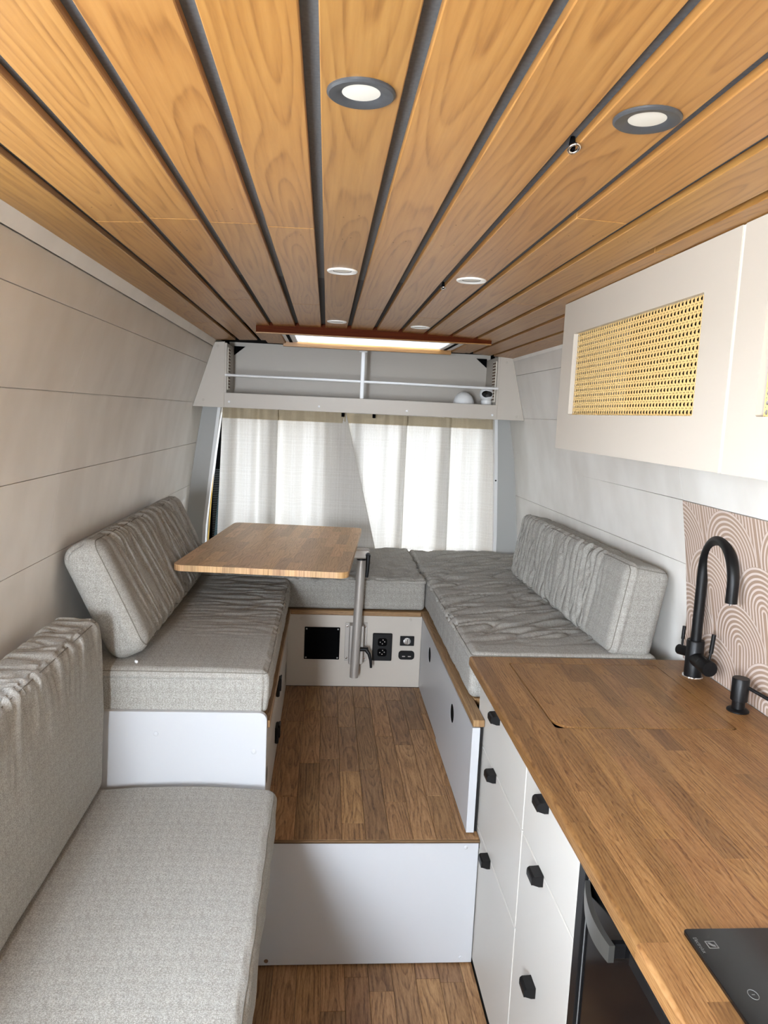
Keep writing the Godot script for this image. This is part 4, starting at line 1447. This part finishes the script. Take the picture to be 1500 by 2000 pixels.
func build_table() -> void:
	var c := Vector3(-0.162, 0.640, -2.945)
	var l := thing("swivel_table", "rectangular oiled oak table with rounded corners on a single aluminium post before the rear bench", "table", Vector3(0.155, 0.06, -2.995))
	var t := Node3D.new()
	t.name = "tabletop"
	l.add_child(t)
	var xf := Transform3D(Basis(Vector3(0, 1, 0), deg_to_rad(-5.3)), c)
	var hw := 0.297
	var hl := 0.497
	var outline := PackedVector2Array()
	for p in rounded(-hl, -hw, hl, hw, 0.034, 8):   # (z, x)
		outline.append(p)
	rng.seed = 404
	var w := 0.04243
	for i in 14:
		var x0 := -hw + w * i
		var z := -hl - rng.randf() * 0.2
		while z < hl:
			var len := rng.randf_range(0.20, 0.42)
			var strip := PackedVector2Array([Vector2(z, x0), Vector2(z + len, x0), Vector2(z + len, x0 + w), Vector2(z, x0 + w)])
			var tt := rng.randf_range(0.72, 1.08)
			var tn := Color(tt, tt * rng.randf_range(0.96, 1.0), tt * rng.randf_range(0.88, 1.0))
			for poly in Geometry2D.intersect_polygons(strip, outline):
				var g := Geo.new()
				g.xf = xf
				g.tint = tn
				g.us = 1.0 / (6.0 * w)
				g.vs = 1.0 / 0.7
				g.uo = Vector2((rng.randi() % 6 + 0.5) / 6.0 - (x0 + w / 2) * g.us, rng.randf())
				g.bound = Vector2(x0 + w * 0.02, x0 + w * 0.98)
				g.prism(poly, Vector3(0, -0.021, 0), Vector3(0, 0, 1), Vector3(1, 0, 0), 0.021)
				part("stave", g, mats.table_wood, t)
			z += len
	# the leg that it swivels on
	var z := -2.995
	var g := Geo.new()
	g.xf = Transform3D(Basis(Vector3(1, 0, 0), Vector3(0, 1, 0), Vector3(0, 0, 1)), Vector3.ZERO)
	g.tube([Vector3(0.1495, 0.067, z), Vector3(0.1625, 0.606, z)], 0.0185, 20)
	part("post", g, mats.aluminium, l)
	g = Geo.new()
	g.tube([Vector3(0.1624, 0.600, z), Vector3(0.1626, 0.614, z)], 0.0195, 20)
	part("top_cap", g, mats.black_matte, l)
	g = Geo.new()
	g.tube([Vector3(0.1618, 0.572, z), Vector3(0.1619, 0.580, z)], 0.0200, 20)
	part("collar", g, mats.black_matte, l)
	boxpart("bracket", Vector3(0.108, 0.580, z - 0.026), Vector3(0.194, 0.6185, z + 0.026), 0.005, mats.aluminium, l, "cast metal swivel bracket")
	g = Geo.new()
	g.tube([Vector3(0.186, 0.598, z + 0.026), Vector3(0.186, 0.598, z + 0.044)], 0.010, 14)
	g.tube([Vector3(0.186, 0.600, z + 0.040), Vector3(0.1865, 0.570, z + 0.043), Vector3(0.185, 0.535, z + 0.044), Vector3(0.1835, 0.508, z + 0.044)], [0.0095, 0.0085, 0.0075, 0.006], 12)
	part("clamp_lever", g, mats.black_matte, l, "black clamp lever under the table")
	boxpart("wall_plate", Vector3(0.108, 0.116, -3.063), Vector3(0.203, 0.285, -3.058), 0.001, mats.aluminium, l)
	boxpart("channel", Vector3(0.125, 0.116, -3.058), Vector3(0.186, 0.285, -3.012), 0.003, mats.aluminium, l)
	for p in [[0.117, 0.270], [0.193, 0.270], [0.117, 0.130], [0.193, 0.130]]:
		screw_cap(Vector3(p[0], p[1], -3.058), Vector3(0, 0, 1), mats.chrome, l, 0.005)
	g = Geo.new()
	g.tube([Vector3(0.168, 0.187, z - 0.005), Vector3(0.205, 0.187, z - 0.005)], 0.0085, 14)
	g.tube([Vector3(0.197, 0.187, z + 0.002), Vector3(0.209, 0.172, z + 0.006), Vector3(0.217, 0.145, z + 0.008), Vector3(0.220, 0.112, z + 0.008)], [0.009, 0.0075, 0.0065, 0.005], 12)
	part("clamp_lever", g, mats.black_matte, l, "black clamp lever beside the socket")


# ---------------------------------------------------------------- kitchen
func stave_top(g: Geo, poly: PackedVector2Array, x0: float, w: float, y0: float, y1: float, bev := 0.0) -> void:
	g.us = 1.0 / (8.0 * w)
	g.vs = 1.0 / 0.8
	g.uo = Vector2((rng.randi() % 8 + 0.5) / 8.0 - (x0 + w / 2) * g.us, rng.randf())
	g.bound = Vector2(x0 + w * 0.02, x0 + w * 0.98)
	g.prism(poly, Vector3(0, y0, 0), Vector3(0, 0, 1), Vector3(1, 0, 0), y1 - y0, bev)


func build_worktop() -> void:
	var t := thing("worktop", "oiled oak stave worktop over the kitchen drawers and fridge", "worktop", Vector3(0.78, 0.447, -1.2))
	var lid := thing("sink_cover", "oak cover lid let into the worktop over the sink, in front of the tap", "sink cover", Vector3(0.766, 0.455, -1.80))
	var cut := rounded(-2.0232, 0.5468, -1.5768, 0.9862, 0.010, 5)   # (z, x)
	var plate := rounded(-2.0205, 0.5495, -1.5805, 0.9835, [0.012, 0.058, 0.012, 0.012], 8)
	rng.seed = 90
	var w := 0.0455
	for i in 15:
		var x0 := 0.4425 + w * i
		var z := -2.075 - rng.randf() * 0.3
		while z < -0.25:
			var len := rng.randf_range(0.28, 0.62)
			var a := maxf(z, -2.075)
			var b := minf(z + len, -0.25)
			z += len
			if b - a < 0.01:
				continue
			var x1 := minf(x0 + w, 1.104)
			var strip := PackedVector2Array([Vector2(a, x0), Vector2(b, x0), Vector2(b, x1), Vector2(a, x1)])
			var tt := rng.randf_range(0.62, 1.10)
			var tn := Color(tt, tt * rng.randf_range(0.95, 1.0), tt * rng.randf_range(0.86, 1.0))
			for poly in Geometry2D.clip_polygons(strip, cut):
				if Geometry2D.is_polygon_clockwise(poly):
					continue
				var g := Geo.new()
				g.tint = tn
				if i == 0:   # the front stave has a rounded nose
					stave_profile(g, a, b, x0, w)
				else:
					stave_top(g, poly, x0, w, 0.447, 0.475)
				part("stave", g, mats.worktop_wood, t)
	for i in 10:
		var x0 := 0.5495 + w * i
		var z := -2.03 - rng.randf() * 0.3
		while z < -1.58:
			var len := rng.randf_range(0.22, 0.42)
			var strip := PackedVector2Array([Vector2(z, x0), Vector2(z + len, x0), Vector2(z + len, x0 + w), Vector2(z, x0 + w)])
			z += len
			var tt := rng.randf_range(0.72, 1.14)
			var tn := Color(tt, tt * rng.randf_range(0.95, 1.0), tt * rng.randf_range(0.86, 1.0))
			for poly in Geometry2D.intersect_polygons(strip, plate):
				var g := Geo.new()
				g.tint = tn
				stave_top(g, poly, x0, w, 0.469, 0.4752)
				part("stave", g, mats.worktop_wood, lid)
	boxpart("underlay", Vector3(0.50, 0.4395, -2.07), Vector3(1.10, 0.4425, -0.25), 0.0, mats.black_soft, t)


func stave_profile(g: Geo, a: float, b: float, x0: float, w: float) -> void:   # the front stave: a worn, rounded front edge along z
	g.us = 1.0 / (8.0 * w)
	g.vs = 1.0 / 0.8
	g.uo = Vector2((rng.randi() % 8 + 0.5) / 8.0 - (x0 + w / 2) * g.us, rng.randf())
	g.bound = Vector2(x0 + w * 0.02, x0 + w * 0.98)
	var prof := [Vector2(x0 + w, 0.475)]
	var r := 0.0075
	for i in 7:
		var t := PI / 2 + PI / 2 * i / 6.0
		prof.append(Vector2(x0 + r + cos(t) * r, 0.475 - r + sin(t) * r))
	for i in 5:
		var t := PI + PI / 2 * i / 4.0
		prof.append(Vector2(x0 + 0.004 + cos(t) * 0.004, 0.447 + 0.004 + sin(t) * 0.004))
	prof.append(Vector2(x0 + w, 0.447))
	for i in prof.size():
		var p: Vector2 = prof[i]
		var q: Vector2 = prof[(i + 1) % prof.size()]
		var d := (q - p).normalized()
		var nn := Vector3(-d.y, d.x, 0) * -1.0
		var c := Vector2(x0 + w / 2, 0.461)
		if Vector2(nn.x, nn.y).dot((p + q) / 2 - c) < 0:
			nn = -nn
		var pts := [Vector3(p.x, p.y, a), Vector3(q.x, q.y, a), Vector3(q.x, q.y, b), Vector3(p.x, p.y, b)]
		var uvs := []
		for v in pts:
			uvs.append(Vector2(clampf(v.x + 0.475 - v.y, g.bound.x, g.bound.y) * g.us + g.uo.x, v.z * g.vs + g.uo.y))
		g.tri(pts[0], pts[1], pts[2], nn, nn, nn, uvs[0], uvs[1], uvs[2])
		g.tri(pts[0], pts[2], pts[3], nn, nn, nn, uvs[0], uvs[2], uvs[3])
	for e in [[a, -1.0], [b, 1.0]]:
		var ring := []
		for p in prof:
			ring.append(Vector3(p.x, p.y, e[0]))
		g.flat(ring, Vector3(0, 0, e[1]))


func pull(y: float, z: float, parent: Node3D) -> void:   # a folded black edge pull
	var g := Geo.new()
	var p := PackedVector2Array([Vector2(0.469, y), Vector2(0.4495, y - 0.0012), Vector2(0.4455, y - 0.0045), Vector2(0.4445, y - 0.009), Vector2(0.4445, y - 0.019), Vector2(0.4475, y - 0.019), Vector2(0.4605, y - 0.0235), Vector2(0.469, y - 0.0235)])
	g.prism(p, Vector3(0, 0, z - 0.019), Vector3(1, 0, 0), Vector3(0, 1, 0), 0.038)
	part("handle", g, mats.black_matte, parent, "black folded pull")


func build_kitchen() -> void:
	var specs := [
		["white base cabinet of three fronts at the far end of the kitchen, under the sink", -2.0225, -1.5215, [[0.2575, 0.414], [0.0175, 0.2545], [-0.372, 0.0145]], [0.416, 0.2575, 0.0175], -1.795],
		["white base cabinet between the sink unit and the black fridge", -1.5185, -1.1700, [[0.2575, 0.414], [-0.372, 0.2545]], [0.416, 0.2575], -1.372]]
	for q in specs:
		var o := thing("base_cabinet", q[0], "cabinet", Vector3(0.78, -LIFT, (q[1] + q[2]) / 2), "")
		boxpart("body", Vector3(0.4865, -0.383, q[1]), Vector3(1.09, 0.439, q[2]), 0.001, mats.overhead_white, o)
		boxpart("plinth", Vector3(0.474, -0.384, q[1]), Vector3(0.4860, -0.375, q[2]), 0.0, mats.dark_inside, o)
		for i in q[3].size():
			var f: Array = q[3][i]
			var d := boxpart("drawer_front" if i < 2 and not (q[3].size() == 2 and i == 1) else "door", Vector3(0.469, f[0], q[1] + 0.0008), Vector3(0.486, f[1], q[2] - 0.0008), 0.0016, mats.cream_front, o)
			pull(q[4][i], q[5], d)
			if q[3].size() == 2 and i == 1:
				pull(0.012, -1.366, d)
		boxpart("top_rail", Vector3(0.470, 0.4165, q[1]), Vector3(0.4862, 0.439, q[2]), 0.001, mats.cream_front, o)
	# fridge
	var f := thing("fridge", "black built-in compressor fridge with a curved steel handle under the worktop", "fridge", Vector3(0.77, -LIFT, -0.9))
	boxpart("body", Vector3(0.492, -0.384, -1.166), Vector3(1.05, 0.436, -0.62), 0.002, mats.black_soft, f)
	boxpart("frame", Vector3(0.467, -0.384, -1.1675), Vector3(0.4915, 0.438, -1.137), 0.0015, mats.black_metal, f, "black frame strip")
	boxpart("frame", Vector3(0.470, 0.412, -1.1365), Vector3(0.4915, 0.438, -0.60), 0.0015, mats.black_metal, f)
	var d := boxpart("door", Vector3(0.474, -0.36, -1.134), Vector3(0.4915, 0.408, -0.63), 0.004, mats.black_glass, f, "glossy black door")
	boxpart("vent_bar", Vector3(0.468, 0.385, -0.955), Vector3(0.4735, 0.406, -0.64), 0.002, mats.black_matte, f)
	boxpart("door_edge", Vector3(0.4725, -0.36, -1.1355), Vector3(0.4738, 0.40, -1.1335), 0.0, mats.print_grey, d)
	var g := Geo.new()
	var pts := []
	var n := 21
	var zz := []
	for j in n:
		var s := j / (n - 1.0)
		var z := lerpf(-1.134, -0.975, s)
		var x := 0.4715 - 0.030 * sin(PI * (0.06 + 0.62 * s))
		var h := lerpf(0.010, 0.0165, sin(PI * minf(s * 0.7 + 0.1, 1.0)))
		var yc := 0.386
		zz.append([x, z, h, yc])
	for j in n - 1:
		var a: Array = zz[j]
		var b: Array = zz[j + 1]
		var pa := [Vector3(a[0], a[3] - a[2], a[1]), Vector3(a[0], a[3] + a[2], a[1]), Vector3(a[0] + 0.009, a[3] + a[2], a[1]), Vector3(a[0] + 0.009, a[3] - a[2], a[1])]
		var pb := [Vector3(b[0], b[3] - b[2], b[1]), Vector3(b[0], b[3] + b[2], b[1]), Vector3(b[0] + 0.009, b[3] + b[2], b[1]), Vector3(b[0] + 0.009, b[3] - b[2], b[1])]
		var tn := Vector3(b[0] - a[0], 0, b[1] - a[1]).normalized()
		var out := Vector3(-tn.z, 0, tn.x)
		if out.x > 0: out = -out
		g.flat([pa[0], pa[1], pb[1], pb[0]], out)
		g.flat([pa[1], pa[2], pb[2], pb[1]], Vector3(0, 1, 0))
		g.flat([pa[2], pa[3], pb[3], pb[2]], -out)
		g.flat([pa[3], pa[0], pb[0], pb[3]], Vector3(0, -1, 0))
		if j == 0: g.flat(pa, -tn)
		if j == n - 2: g.flat(pb, tn)
	part("handle", g, mats.handle_steel, d, "curved steel handle")
	boxpart("handle_mount", Vector3(0.452, 0.374, -0.992), Vector3(0.476, 0.398, -0.979), 0.002, mats.black_matte, d)
	# hob
	var h := thing("induction_hob", "black glass induction hob let onto the worktop in the lower right corner", "hob", Vector3(0.78, 0.475, -0.65))
	g = Geo.new()
	g.prism(rounded(-0.905, 0.517, -0.385, 1.035, 0.006, 4), Vector3(0, 0.4752, 0), Vector3(0, 0, 1), Vector3(1, 0, 0), 0.0052, 0.001)
	var glass := part("glass", g, mats.black_glass, h)
	var y := 0.48045
	# maker's mark: a small squared emblem, and the name beside it
	g = Geo.new()
	var e0 := Vector2(-0.880, 0.535)   # (z, x)
	var sz := 0.0145
	var outer := rounded(e0.x, e0.y, e0.x + sz, e0.y + sz, 0.001, 2)
	var inner := rounded(e0.x + 0.0016, e0.y + 0.0016, e0.x + sz - 0.0016, e0.y + sz - 0.0016, 0.001, 2)
	g.plate_with_hole(outer, inner, Vector3(0, y, 0), Vector3(0, 0, 1), Vector3(1, 0, 0), 0.0001)
	var arc := PackedVector2Array()
	for i in 9:
		var t := PI / 2 * i / 8.0
		arc.append(e0 + Vector2(0.003 + 0.0085 * sin(t), 0.003 + 0.0085 * (1.0 - cos(t))))
	for i in 9:
		var t := PI / 2 * (8 - i) / 8.0
		arc.append(e0 + Vector2(0.003 + 0.0045 * sin(t), 0.0065 + 0.0045 * (1.0 - cos(t))))
	g.prism(arc, Vector3(0, y, 0), Vector3(0, 0, 1), Vector3(1, 0, 0), 0.0001)
	part("emblem", g, mats.print_grey, glass, "faint squared emblem")
	var tm := TextMesh.new()
	tm.text = "Electrolux"
	var sf := SystemFont.new()
	sf.font_names = PackedStringArray(["Droid Sans"])
	tm.font = sf
	tm.font_size = 32
	tm.pixel_size = 0.00021
	tm.depth = 0.0001
	tm.material = mats.print_grey
	var tx := MeshInstance3D.new()
	tx.mesh = tm
	tx.name = "lettering"
	glass.add_child(tx)
	tx.transform = Transform3D(Basis(Vector3(0, 0, 1), Vector3(1, 0, 0), Vector3(0, 1, 0)), Vector3(0.5245, y + 0.0001, -0.872) - Vector3(h.get_meta("base")))
	g = Geo.new()
	var ring := []
	for i in 33:
		ring.append(Vector3(0.549 + cos(TAU * i / 32.0) * 0.006, y, -0.786 + sin(TAU * i / 32.0) * 0.008))
	g.tube(ring, 0.0005, 5, false)
	g.box(Vector3(0.547, y - 0.0002, -0.7865), Vector3(0.551, y + 0.0003, -0.7855))
	part("touch_mark", g, mats.print_grey, glass)
	# printed splashback
	var sb := thing("splashback", "splashback printed with rows of nested beige arches behind the tap", "splashback", Vector3(1.05, 0.475, -1.4))
	g = Geo.new()
	var k := 12
	for i in k:
		var a := lerpf(0.4755, 0.966, float(i) / k)
		var b := lerpf(0.4755, 0.966, (i + 1.0) / k)
		var za := -2.100 + 0.088 * (a - 0.4755) / 0.49
		var zb := -2.100 + 0.088 * (b - 0.4755) / 0.49
		var p := [Vector3(wall_x(1, a, -1.5) - 0.004, a, za), Vector3(wall_x(1, b, -1.5) - 0.004, b, zb), Vector3(wall_x(1, b, -1.5) - 0.004, b, -0.25), Vector3(wall_x(1, a, -1.5) - 0.004, a, -0.25)]
		var nn: Vector3 = (p[3] - p[0]).cross(p[1] - p[0]).normalized()
		if nn.x > 0: nn = -nn
		var uvs := []
		for v in p:
			uvs.append(Vector2((v.z + 1.785) / 0.25, -(v.y - 0.725) / 0.25 * 1.03))
		g.tri(p[0], p[1], p[2], nn, nn, nn, uvs[0], uvs[1], uvs[2])
		g.tri(p[0], p[2], p[3], nn, nn, nn, uvs[0], uvs[2], uvs[3])
		var u := Vector3(0.0032, 0, 0)
		g.flat([p[0], p[1], p[1] + u, p[0] + u], Vector3(0, 0, -1))
		g.flat([p[0] + u, p[1] + u, p[2] + u, p[3] + u], -nn)
		if i == k - 1:
			g.flat([p[1], p[2], p[2] + u, p[1] + u], Vector3(0, 1, 0))
	part("panel", g, mats.backsplash_print, sb)
	build_tap()


func build_tap() -> void:
	var c := Vector3(1.055, 0.475, -1.935)
	var t := thing("kitchen_tap", "matte black kitchen tap with a tall curved spout and two levers", "tap", c)
	var g := Geo.new()
	g.lathe([Vector2(0.0275, 0), Vector2(0.0285, 0.002), Vector2(0.0275, 0.0045), Vector2(0.024, 0.005)], c, Vector3(0, 1, 0), 36)
	part("base_ring", g, mats.chrome, t, "chrome base ring")
	g = Geo.new()
	g.lathe([Vector2(0.0238, 0.004), Vector2(0.0238, 0.104), Vector2(0.0228, 0.1055), Vector2(0.0218, 0.107), Vector2(0.0, 0.107)], c, Vector3(0, 1, 0), 36)
	part("body", g, mats.black_matte, t)
	g = Geo.new()
	var path := []
	var r := 0.102
	var dir := Vector3(-0.14, 0, 0.99).normalized()
	for i in 9:
		path.append(c + Vector3(0, 0.10 + 0.205 * i / 8.0, 0))
	for i in range(1, 25):
		var a := PI * i / 24.0
		path.append(c + Vector3(0, 0.305 + sin(a) * r, 0) + dir * (r * (1.0 - cos(a))))
	for i in range(1, 5):
		path.append(c + Vector3(0, 0.305 - 0.040 * i / 4.0, 0) + dir * (2.0 * r))
	g.tube(path, 0.0145, 20)
	var sp := part("spout", g, mats.black_matte, t)
	g = Geo.new()
	g.lathe([Vector2(0.0, -0.006), Vector2(0.004, -0.006), Vector2(0.0045, 0.0), Vector2(0.0118, 0.0004)], path[path.size() - 1] - Vector3(0, 0.0006, 0), Vector3(0, 1, 0), 16)
	part("nozzle", g, mats.chrome, sp)
	# big lever towards the viewer and small one away from him
	var ax := Vector3(-0.05, -0.02, 1).normalized()
	g = Geo.new()
	g.lathe([Vector2(0.0, 0.0), Vector2(0.0205, 0.0), Vector2(0.0205, 0.050), Vector2(0.0195, 0.0505), Vector2(0.0195, 0.052), Vector2(0.0215, 0.0525), Vector2(0.0215, 0.090), Vector2(0.0205, 0.092), Vector2(0, 0.092)], c + Vector3(0, 0.056, 0.004), ax, 32)
	var v := part("valve", g, mats.black_matte, t)
	g = Geo.new()
	var b := c + Vector3(0.008, 0.070, 0.004) + ax * 0.066
	g.tube([b, b + Vector3(0.003, 0.022, 0), b + Vector3(0.0032, 0.0225, 0), b + Vector3(0.007, 0.075, 0)], [0.0034, 0.0034, 0.0058, 0.0058], 14)
	part("lever", g, mats.black_matte, v)
	ax = Vector3(-0.45, -0.06, -0.9).normalized()
	g = Geo.new()
	g.lathe([Vector2(0.0, 0.0), Vector2(0.0145, 0.0), Vector2(0.0145, 0.052), Vector2(0.0125, 0.055), Vector2(0, 0.055)], c + Vector3(0, 0.068, 0), ax, 24)
	v = part("valve", g, mats.black_matte, t)
	g = Geo.new()
	b = c + Vector3(0, 0.078, 0) + ax * 0.042
	g.tube([b, b + Vector3(0.0, 0.022, 0), b + Vector3(0.0, 0.0225, 0), b + Vector3(0.001, 0.060, 0)], [0.0032, 0.0032, 0.0050, 0.0050], 14)
	part("lever", g, mats.black_matte, v)
	c = Vector3(1.050, 0.475, -1.692)
	t = thing("soap_dispenser", "short matte black built-in soap dispenser beside the tap", "soap dispenser", c)
	g = Geo.new()
	g.lathe([Vector2(0.0265, 0), Vector2(0.0265, 0.003), Vector2(0.022, 0.0065), Vector2(0.0155, 0.008)], c, Vector3(0, 1, 0), 32)
	part("flange", g, mats.black_matte, t)
	g = Geo.new()
	g.lathe([Vector2(0.0155, 0.008), Vector2(0.0155, 0.027), Vector2(0.0195, 0.028)], c, Vector3(0, 1, 0), 32)
	part("neck", g, mats.black_matte, t)
	g = Geo.new()
	g.lathe([Vector2(0.0195, 0.028), Vector2(0.0205, 0.029), Vector2(0.0205, 0.083), Vector2(0.0190, 0.0855), Vector2(0, 0.0855)], c, Vector3(0, 1, 0), 32)
	part("pump_head", g, mats.black_matte, t)
	g = Geo.new()
	g.tube([c + Vector3(0.010, 0.066, 0.008), c + Vector3(0.036, 0.055, 0.058), c + Vector3(0.039, 0.053, 0.063)], [0.0046, 0.0046, 0.0036], 12)
	part("nozzle", g, mats.black_matte, t)


func build_overhead() -> void:
	var x := 0.622
	var specs := [["white overhead cabinet with a woven cane door panel above the kitchen", -1.975, -1.1275, [-1.888, -1.228]], ["white overhead cabinet cut by the right picture edge, its cane panel barely showing", -1.1185, -0.28, [-1.041, -0.38]]]
	for q in specs:
		var o := thing("overhead_cabinet", q[0], "cabinet", Vector3(0.80, 1.103, (q[1] + q[2]) / 2), "")
		var y0 := 1.102
		var y1 := 1.4815
		# carcass of boards round a dark inside
		boxpart("bottom_board", Vector3(x + 0.019, y0, q[1]), Vector3(wall_x(1, 1.11, -2.0) - 0.004, y0 + 0.015, q[2]), 0.001, mats.overhead_white, o)
		var g := Geo.new()
		for z in [q[1], q[2] - 0.015]:
			g = Geo.new()
			var side := PackedVector2Array([Vector2(x + 0.019, y0 + 0.016), Vector2(wall_x(1, 1.12, -2.0) - 0.005, y0 + 0.016), Vector2(wall_x(1, 1.46, -2.0) - 0.005, 1.46), Vector2(x + 0.019, y1)])
			g.prism(side, Vector3(0, 0, z), Vector3(1, 0, 0), Vector3(0, 1, 0), 0.015)
			part("side_board", g, mats.overhead_white, o)
		boxpart("inside", Vector3(0.80, y0 + 0.02, q[1] + 0.018), Vector3(0.805, 1.46, q[2] - 0.018), 0.0, mats.dark_inside, o)
		var h: Array = q[3]
		var cy0 := 1.1915
		var cy1 := 1.3975
		var hole := rounded(h[0], cy0, h[1], cy1, 0.004, 3)
		g = Geo.new()
		g.plate_with_hole(facing_rect(hole, q[1], y0, q[2], y1), hole, Vector3(x + 0.018, 0, 0), Vector3(0, 0, 1), Vector3(0, 1, 0), 0.018)
		var door := part("door", g, mats.overhead_white, o)
		# open cane webbing: paired uprights and cross strands, and diagonals both ways
		g = Geo.new()
		var p := 0.01385
		var z0: float = h[0] + 0.003
		var z1: float = h[1] - 0.003
		var n := int((z1 - z0) / p) + 1
		var m := int((cy1 - cy0) / p) + 1
		var wv := 0.0011
		for i in n:
			for s in [-0.0022, 0.0022]:
				var z: float = z0 + (i + 0.0) * p + s
				if z < z0 or z > z1: continue
				g.box(Vector3(x + 0.0100, cy0, z - wv), Vector3(x + 0.0103, cy1, z + wv))
		for j in m:
			for s in [-0.0022, 0.0022]:
				var y: float = cy0 + j * p + s
				if y < cy0 or y > cy1: continue
				g.box(Vector3(x + 0.0103, y - wv, z0), Vector3(x + 0.0106, y + wv, z1))
		for s in [-1.0, 1.0]:
			var xx := x + (0.01062 if s < 0 else 0.01085)
			for i in range(-m, n + m):
				var zs := z0 + (i + 0.5) * p
				var a := Vector2(zs, cy0)
				var b := Vector2(zs + s * (cy1 - cy0), cy1)
				if s < 0:
					a.x = zs
				var lo := 0.0
				var hi := 1.0
				var dz := b.x - a.x
				var ta := (z0 - a.x) / dz
				var tb := (z1 - a.x) / dz
				lo = maxf(lo, minf(ta, tb))
				hi = minf(hi, maxf(ta, tb))
				if hi - lo < 0.02: continue
				var pa := a.lerp(b, lo)
				var pb := a.lerp(b, hi)
				var d := (pb - pa).normalized() * 0.0012
				var e := Vector2(-d.y, d.x)
				for u in [0.0, 0.0002]:
					g.flat([Vector3(xx + u, pa.y + e.y, pa.x + e.x), Vector3(xx + u, pb.y + e.y, pb.x + e.x), Vector3(xx + u, pb.y - e.y, pb.x - e.x), Vector3(xx + u, pa.y - e.y, pa.x - e.x)], Vector3(-1 if u == 0.0 else 1, 0, 0))
		var cane := part("cane_webbing", g, mats.cane, door, "woven natural cane")
		cane.set_meta("kind", "stuff")
	boxpart("edge_strip", Vector3(x + 0.0015, 1.103, -1.1274), Vector3(x + 0.016, 1.4815, -1.1186), 0.001, mats.cane_frame, get_node("overhead_cabinet"))
